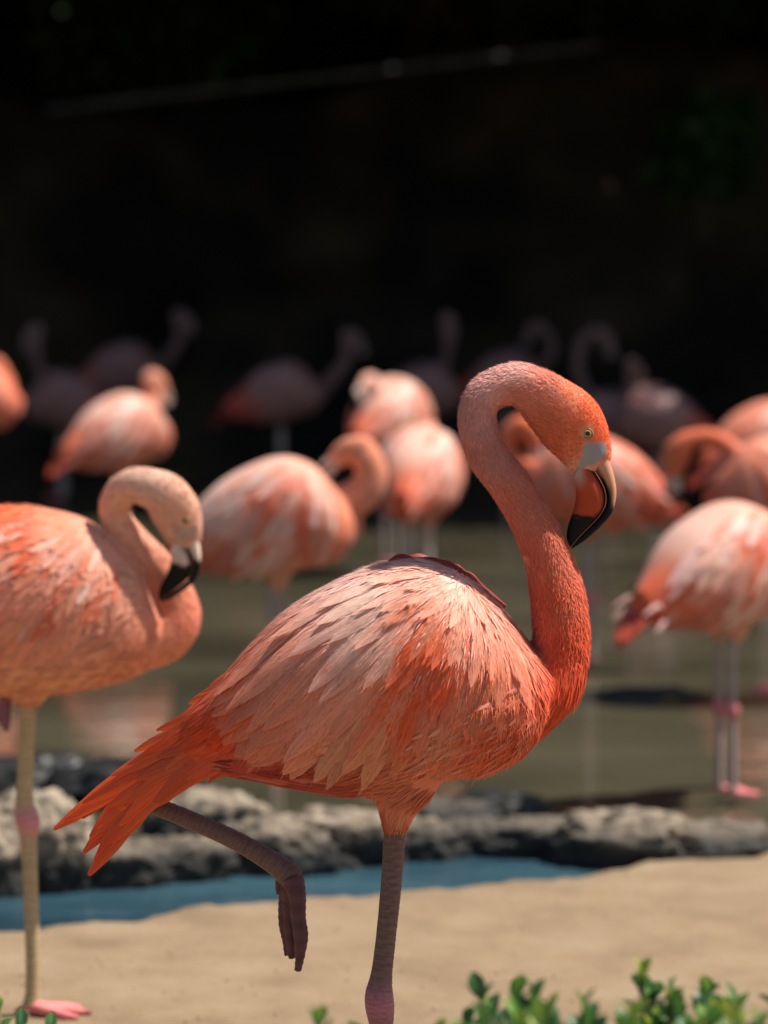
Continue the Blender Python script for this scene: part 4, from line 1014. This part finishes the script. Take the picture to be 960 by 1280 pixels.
def gen_meshes(pal, kind):
    if (pal, kind) not in _cache:
        o = np.array([495, 0, -850])
        fs = gen_wing(pal, kind == 'mass') if kind != 'tail' else gen_tail(pal)
        if kind in ('fine', 'tail'):
            _cache[pal, kind] = [mesh((v - o) * .001, f, cols=c, uv=uv) for v, f, uv, c in fs]
            v, f, uv, c = merge_f([(x * np.array([1, -1, 1]), f, uv, c) for x, f, uv, c in fs]); _cache[pal, kind + '_far'] = mesh((v - o) * .001, f, cols=c, uv=uv)
            v, f, uv, c = merge_f([((x - x.mean(0)) * .85 + x.mean(0) + (0, 3, 0), f, uv, c) for x, f, uv, c in fs[::2]]); _cache[pal, kind + '_base'] = mesh((v - o) * .001, f, cols=c, uv=uv)
        else:
            v, f, uv, c = merge_f(fs); _cache[pal, 'mass'] = [mesh((v - o) * .001, f, cols=c, uv=uv), mesh((v * np.array([1, -1, 1]) - o) * .001, f, cols=c, uv=uv)]
    return _cache[pal, kind]

GEN_FOOT = standing_foot(1.0, 1.0, 0)
def flock_bird(label, c, d, yaw, neck, head, pal='pale', detail=0, legs=(1, 1), hs=.9, legc=(168, 150, 140), size=1.0, lift=0.0, hock=.5, vox=6.0, billc=(208, 180, 164), tail_on=True):
    """c: photo pixel of the body's centre; neck: photo pixels (col,row,radius mm); head: (base, bill base) photo pixels"""
    s = 4.0 / d * size; cy = math.cos(R(yaw)); cc = math.copysign(max(abs(cy), .45), cy)
    mp = lambda p: (470 + (p[0] - c[0]) / (s * cc), 850 + (p[1] - c[1]) / s)
    hc = Z(c[1], d) * 1000 / size; G = 850 + hc; org = np.array([495, 0, -G]); k = .001
    root = empty('flamingo', (X(c[0], d) + .025 * cy, d, 0), R(yaw), size); tag(root, label, 'flamingo', 'flamingos at the pond')
    hb, ht = mp(head[0]), mp(head[1]); ang = math.degrees(math.atan2(ht[1] - hb[1], ht[0] - hb[0]))
    fr = Frame(hb, ang, hs, mir=ht[0] < hb[0])
    np_ = [(618, 878, 66), (655, 866, 50)] + [(*mp(p), p[2]) for p in neck]
    nt_, path = neck_tube(np_, fr, 1.0)
    parts = [torso_slices(MT), nt_]
    sides = [sg for sg, on in zip((-1, 1), legs) if on]
    for sg in sides: parts.append(tube(catmull([(505, 30 * sg, -930, 58), (502, 32 * sg, -985, 30), (496, 32 * sg, -1022, 13)], 8), 14))
    V, F, N = fuse(parts, vox, 4)
    P2 = np.stack([V[:, 0], -V[:, 2]], 1); col = idw(P2, GEN_COL[pal]) * (.84 if pal != 'shade_dimmed' else .38)  # birds at the back darkened further so they look shaded
    body = obj('body', mesh((V - org) * k, F, cols=col), M_PLUM, root)
    zoff = hc * k
    if detail:
        base = gen_meshes(pal, 'fine'); w = obj('wing', _cache[pal, 'fine_base'], M_FEATH, root); w.location.z = zoff; w['kind'] = 'stuff'
        for m_ in base: obj('feather', m_, M_FEATH, w)
        w = obj('wing', _cache[pal, 'fine_far'], M_FEATH, root); w.location.z = zoff; w['kind'] = 'stuff'
    else:
        for m_ in gen_meshes(pal, 'mass'):
            w = obj('wing', m_, M_FEATH, root); w.location.z = zoff
    tm = gen_meshes(pal, 'tail'); tl_ = None
    for i, m_ in enumerate(tm):
        o = obj('tail' if i == 0 else 'feather', m_, M_FEATH, root if i == 0 else tl_)
        if i == 0:
            tl_ = o; o.location.z = zoff
            if not tail_on: o.scale = (.72, .72, .72); o.location.z = zoff - .01
    if detail == 2:        # loose white fluff at the tail base
        r2 = np.random.default_rng(4)
        for i in range(6):
            b = np.array((285 + r2.uniform(-15, 15), -45 + 95 * (i % 2) + r2.uniform(-8, 8), -(905 + r2.uniform(0, 50)))); e = b + np.array((-70 - r2.uniform(0, 30), -20 + 40 * (i % 2), -r2.uniform(0, 40)))
            v, f, uv = free_feather(np.array([b, (b + e) / 2 + (0, 0, 12), e]), 11, (-.1, -.8, .6), rng=r2)
            obj('feather', mesh((v - org) * k - np.array([0, 0, zoff]), f, cols=np.repeat(lin((206, 158, 148))[None], len(v), 0), uv=uv), M_FEATH, tl_)
    bill_parts(fr, hs, root, k, org, billc if pal != 'shade_dimmed' else (120, 100, 96), (226, 206, 190) if pal != 'shade_dimmed' else (130, 112, 108), (222, 196, 178) if pal != 'shade_dimmed' else (130, 112, 108))  # bill colours dimmed as well on the birds in shade
    q = fr([EYE])[0]; bv = bvh_of(V, F); h = bv.ray_cast(Vector((q[0], -900, -q[1])), Vector((0, 1, 0)))
    eye_parts(fr, hs, root, k, org, (abs(h[0].y) - .4) / hs if h[0] is not None else 22)
    for sg in sides:
        x0 = 495 + (8 if sg > 0 else -8); hr = 1016 + (G - 1016) * hock
        (lv, lf), s_ = leg_geo([(496, 32 * sg, -1005, 11.5), (x0, 32 * sg, -1050 if hr > 1080 else -1020, 10.5), (x0, 32 * sg, -(hr - 30), 10.5), (x0, 32 * sg, -(hr - 10), 15), (x0, 32 * sg, -(hr + 10), 15), (x0, 32 * sg, -(hr + 32), 10), (x0, 32 * sg, -(G - 40), 9.5), (x0, 32 * sg, -(G - 8), 11)], 6, 12, .04, 8)
        ss = np.concatenate([np.repeat(s_, 12), [0, s_[-1]]])
        lg = obj('leg', mesh((lv - org) * k, lf, cols=leg_colors(lv, ss, hr - 1005, legc, (208, 112, 118), 22)), M_SKIN, root)
        fv, ff = GEN_FOOT
        fo = obj('foot', mesh((fv + np.array([x0 - 495, 32 * sg, 0])) * k, ff, cols=np.repeat(lin((222, 116, 116))[None], len(fv), 0)), M_SKIN, lg)
    return root

# right: pale bird seen from behind and the side, standing in the shallows
flock_bird('pale pink flamingo with white-streaked wings standing on two thin legs in the shallows', (896, 708), 7.15, 36, [(1010, 700, 36), (1040, 660, 31), (1040, 600, 27), (1055, 560, 25)], ((1080, 560), (1110, 600)), 'pale', 2, vox=4.5, hock=.45, size=.97)
# middle: bird behind the left one
flock_bird('salmon flamingo with thick curved neck behind the preening peach flamingo', (332, 648), 7.7, 0, [(425, 634, 46), (452, 618, 44), (464, 594, 40), (458, 570, 36)], ((452, 560), (436, 568)), 'pale', 1, legs=(1, 1), vox=4.5, hs=.8)
flock_bird('round pale flamingo seen from the rear on two whitish legs', (522, 592), 10.0, 78, [(540, 560, 34), (555, 540, 28), (560, 560, 25)], ((556, 565), (560, 590)), 'pale', 0, legc=(214, 190, 176), hs=.75, tail_on=False)
flock_bird('small pink flamingo with a pale upturned head behind the round rear-facing one', (484, 520), 12.2, 60, [(478, 500, 38), (468, 482, 30)], ((465, 476), (448, 488)), 'pale', 0, hs=.9)
flock_bird('salmon flamingo facing left, body showing behind the sharp flamingo’s bill'.replace('’', "'"), (748, 602), 9.4, 180, [(672, 590, 36), (640, 575, 30), (632, 550, 27), (645, 532, 26)], ((652, 532), (664, 552)), 'salmon', 0, hs=.85)
flock_bird('salmon flamingo with arched neck and lowered head behind the white-streaked flamingo', (985, 612), 8.8, 180, [(938, 600, 36), (918, 566, 28), (890, 548, 26), (862, 550, 27)], ((852, 558), (840, 596)), 'salmon', 0, hs=.95)
flock_bird('orange-pink flamingo body behind the arch-necked salmon flamingo', (950, 552), 11.6, 25, [(1000, 540, 34), (1010, 510, 28)], ((1012, 500), (1030, 515)), 'salmon', 0)
flock_bird('small sunlit pink flamingo with head tucked, turned away against the dark', (146, 540), 12.2, 38, [(176, 522, 40), (190, 500, 32), (186, 480, 28)], ((186, 474), (200, 492)), 'pale', 0, hs=.95)
flock_bird('partly sunlit orange flamingo beyond the small tucked pink flamingo', (-45, 500), 12.4, 10, [(-2, 500, 40), (8, 485, 34), (0, 462, 28)], ((-6, 456), (-20, 470)), 'salmon', 0, hs=.9)
# in the shade of the added trees; their plumage is darkened too
flock_bird('large shadowed flamingo with raised head between sunlit birds', (345, 490), 15.0, 8, [(410, 478, 36), (430, 455, 30), (434, 430, 28)], ((434, 420), (448, 432)), 'shade_dimmed', 0)
flock_bird('shadowed flamingo with straight upright neck at the dark water edge', (85, 500), 15.4, 180, [(55, 480, 34), (46, 450, 26), (46, 425, 25)], ((46, 412), (38, 424)), 'shade_dimmed', 0)
flock_bird('dim shadowed flamingo with tall neck behind the small tucked pink flamingo', (150, 462), 16.2, 0, [(205, 452, 34), (222, 430, 28), (224, 405, 28)], ((222, 394), (232, 404)), 'shade_dimmed', 0)
flock_bird('shadowed flamingo holding its neck straight up behind the round pale one', (522, 490), 15.6, 30, [(552, 470, 32), (560, 440, 25), (558, 412, 25)], ((558, 398), (564, 412)), 'shade_dimmed', 0)
flock_bird('dim shadowed flamingo with curled head behind the straight-necked one', (628, 472), 16.4, 0, [(672, 462, 34), (690, 440, 28), (682, 415, 26)], ((672, 408), (660, 422)), 'shade_dimmed', 0)
flock_bird('shadowed flamingo with hook-shaped pale neck', (770, 528), 14.6, 150, [(736, 500, 32), (724, 465, 26), (728, 432, 25), (742, 416, 25)], ((752, 418), (764, 440)), 'shade_dimmed', 0)
flock_bird('shadowed flamingo with a pale face beside the hook-necked one', (826, 522), 14.3, 172, [(796, 505, 34), (788, 482, 28), (790, 464, 28)], ((790, 456), (796, 476)), 'shade_dimmed', 0)

# ------------------------------------------------------------------ leafy shrubs between the camera and the birds
def leaf_mesh(seed, cols):
    g = random.Random(seed); V, F, C = [], [], []
    n = 8
    for i in range(n + 1):
        t = i / n; w = .36 * math.sin(math.pi * min(1, t ** .8 * .97 + .02)) ** .8 * (.55 + .6 * t)
        for u_ in (-1, -.5, 0, .5, 1):
            V.append((u_ * w, t, .10 * math.sin(t * 2.4) + abs(u_) * w * .35 + .012 * g.uniform(-1, 1)))
            a = abs(u_); C.append(np.array(cols[0]) * (1 - a * .3) + np.array(cols[1]) * (.3 * a) if a > .01 else np.array(cols[1]))
    for i in range(n):
        for j in range(4): F.append((i * 5 + j, i * 5 + j + 1, (i + 1) * 5 + j + 1, (i + 1) * 5 + j))
    return mesh(np.array(V), F, cols=lin(np.array(C)))
LEAVES = [leaf_mesh(i, c) for i, c in enumerate([((52, 92, 40), (96, 140, 70)), ((62, 108, 48), (110, 150, 80)), ((44, 82, 44), (88, 130, 80)), ((96, 138, 52), (150, 178, 86)), ((140, 158, 44), (176, 186, 90))])]
def shrub(px, py, d, nst, label, seed, spread=.05, young=False):
    x, ztop = X(px, d), Z(py, d); t = empty('shrub', (x, d, 0)); tag(t, label, 'shrub', 'low leafy shrubs in front')
    g = random.Random(seed); parts = []; lv = []
    for i in range(nst + 3):
        ex, ey = g.uniform(-1, 1) * spread, g.uniform(-1, 1) * spread; h = ztop * (1 if i == 0 else g.uniform(.88, .985))
        P = catmull([(ex * .2, ey * .2, -.02, .006), (ex * .5 + g.uniform(-.01, .01), ey * .5, h * .55, .0045), (ex, ey, h - .02, .0022)], .03); parts.append(tube(P, 7))
        nl = 15; a = g.uniform(0, 6)
        for j in range(nl):
            f = j / (nl - 1); z = h - .022 - (1 - f) * .11; p = P[np.abs(P[:, 2] - z).argmin()]
            a += 2.4 + g.uniform(-.3, .3); up = .35 + .75 * f ** 2 + g.uniform(-.2, .2); sz = (.035 - .011 * f) * g.uniform(.8, 1.25)
            lv.append((p[0], p[1], z, a, up, sz, 3 + (g.random() < .5) if f > .86 and g.random() < .6 else g.randrange(3)))
    v, f_ = join(parts); obj('stem', mesh(v, f_), M_STEM, t)
    for (lx, ly, lz, a, up, sz, mi) in lv:
        o = obj('leaf', LEAVES[mi], M_LEAF, t); o.location = (lx, ly, lz); o.rotation_euler = (up, g.uniform(-.4, .4), a); o.scale = (sz, sz, sz)
shr = [(425, 1256, 3.2, 3, 'small yellow-green sprig just left of the standing leg'), (602, 1222, 3.25, 6, 'leafy shrub with yellow-green tips right of the standing leg'), (552, 1258, 3.15, 3, 'low broad-leaved sprig close beside the standing leg'), (672, 1212, 3.2, 8, 'leafy shrub with reddish upright stalk tips'),
       (735, 1238, 3.1, 8, 'dense mid-green shrub left of the tallest sprig'), (790, 1250, 3.2, 6, 'low dense shrub at the foot of the tallest sprig'), (856, 1190, 3.3, 6, 'tallest dark green sprig rising above the other shrubs'), (900, 1232, 3.15, 8, 'dense shrub with pale shiny leaves right of the tallest sprig'), (952, 1224, 3.2, 8, 'dense green shrub at the right end of the row'), (575, 1244, 3.2, 5, 'loose leafy sprig between the low sprig and the yellow-green tips'), (505, 1282, 3.2, 3, 'lowest sprig at the base of the standing leg'), (640, 1248, 3.0, 6, 'low dense shrub left of the reddish stalk tips'), (705, 1252, 3.05, 6, 'low bright shrub between the stalk tips and the dense shrub'), (820, 1244, 3.0, 6, 'low bright-leaved shrub in front of the tallest sprig'), (870, 1250, 3.05, 6, 'low shrub beside the pale shiny leaves'), (925, 1246, 3.0, 6, 'bushy low shrub before the row end'), (8, 1252, 3.6, 3, 'small dark green sprig beside the pink webbed foot')]
for i, a in enumerate(shr): shrub(*a[:2], a[2] - .2, *a[3:], 60 + i, spread=.05)
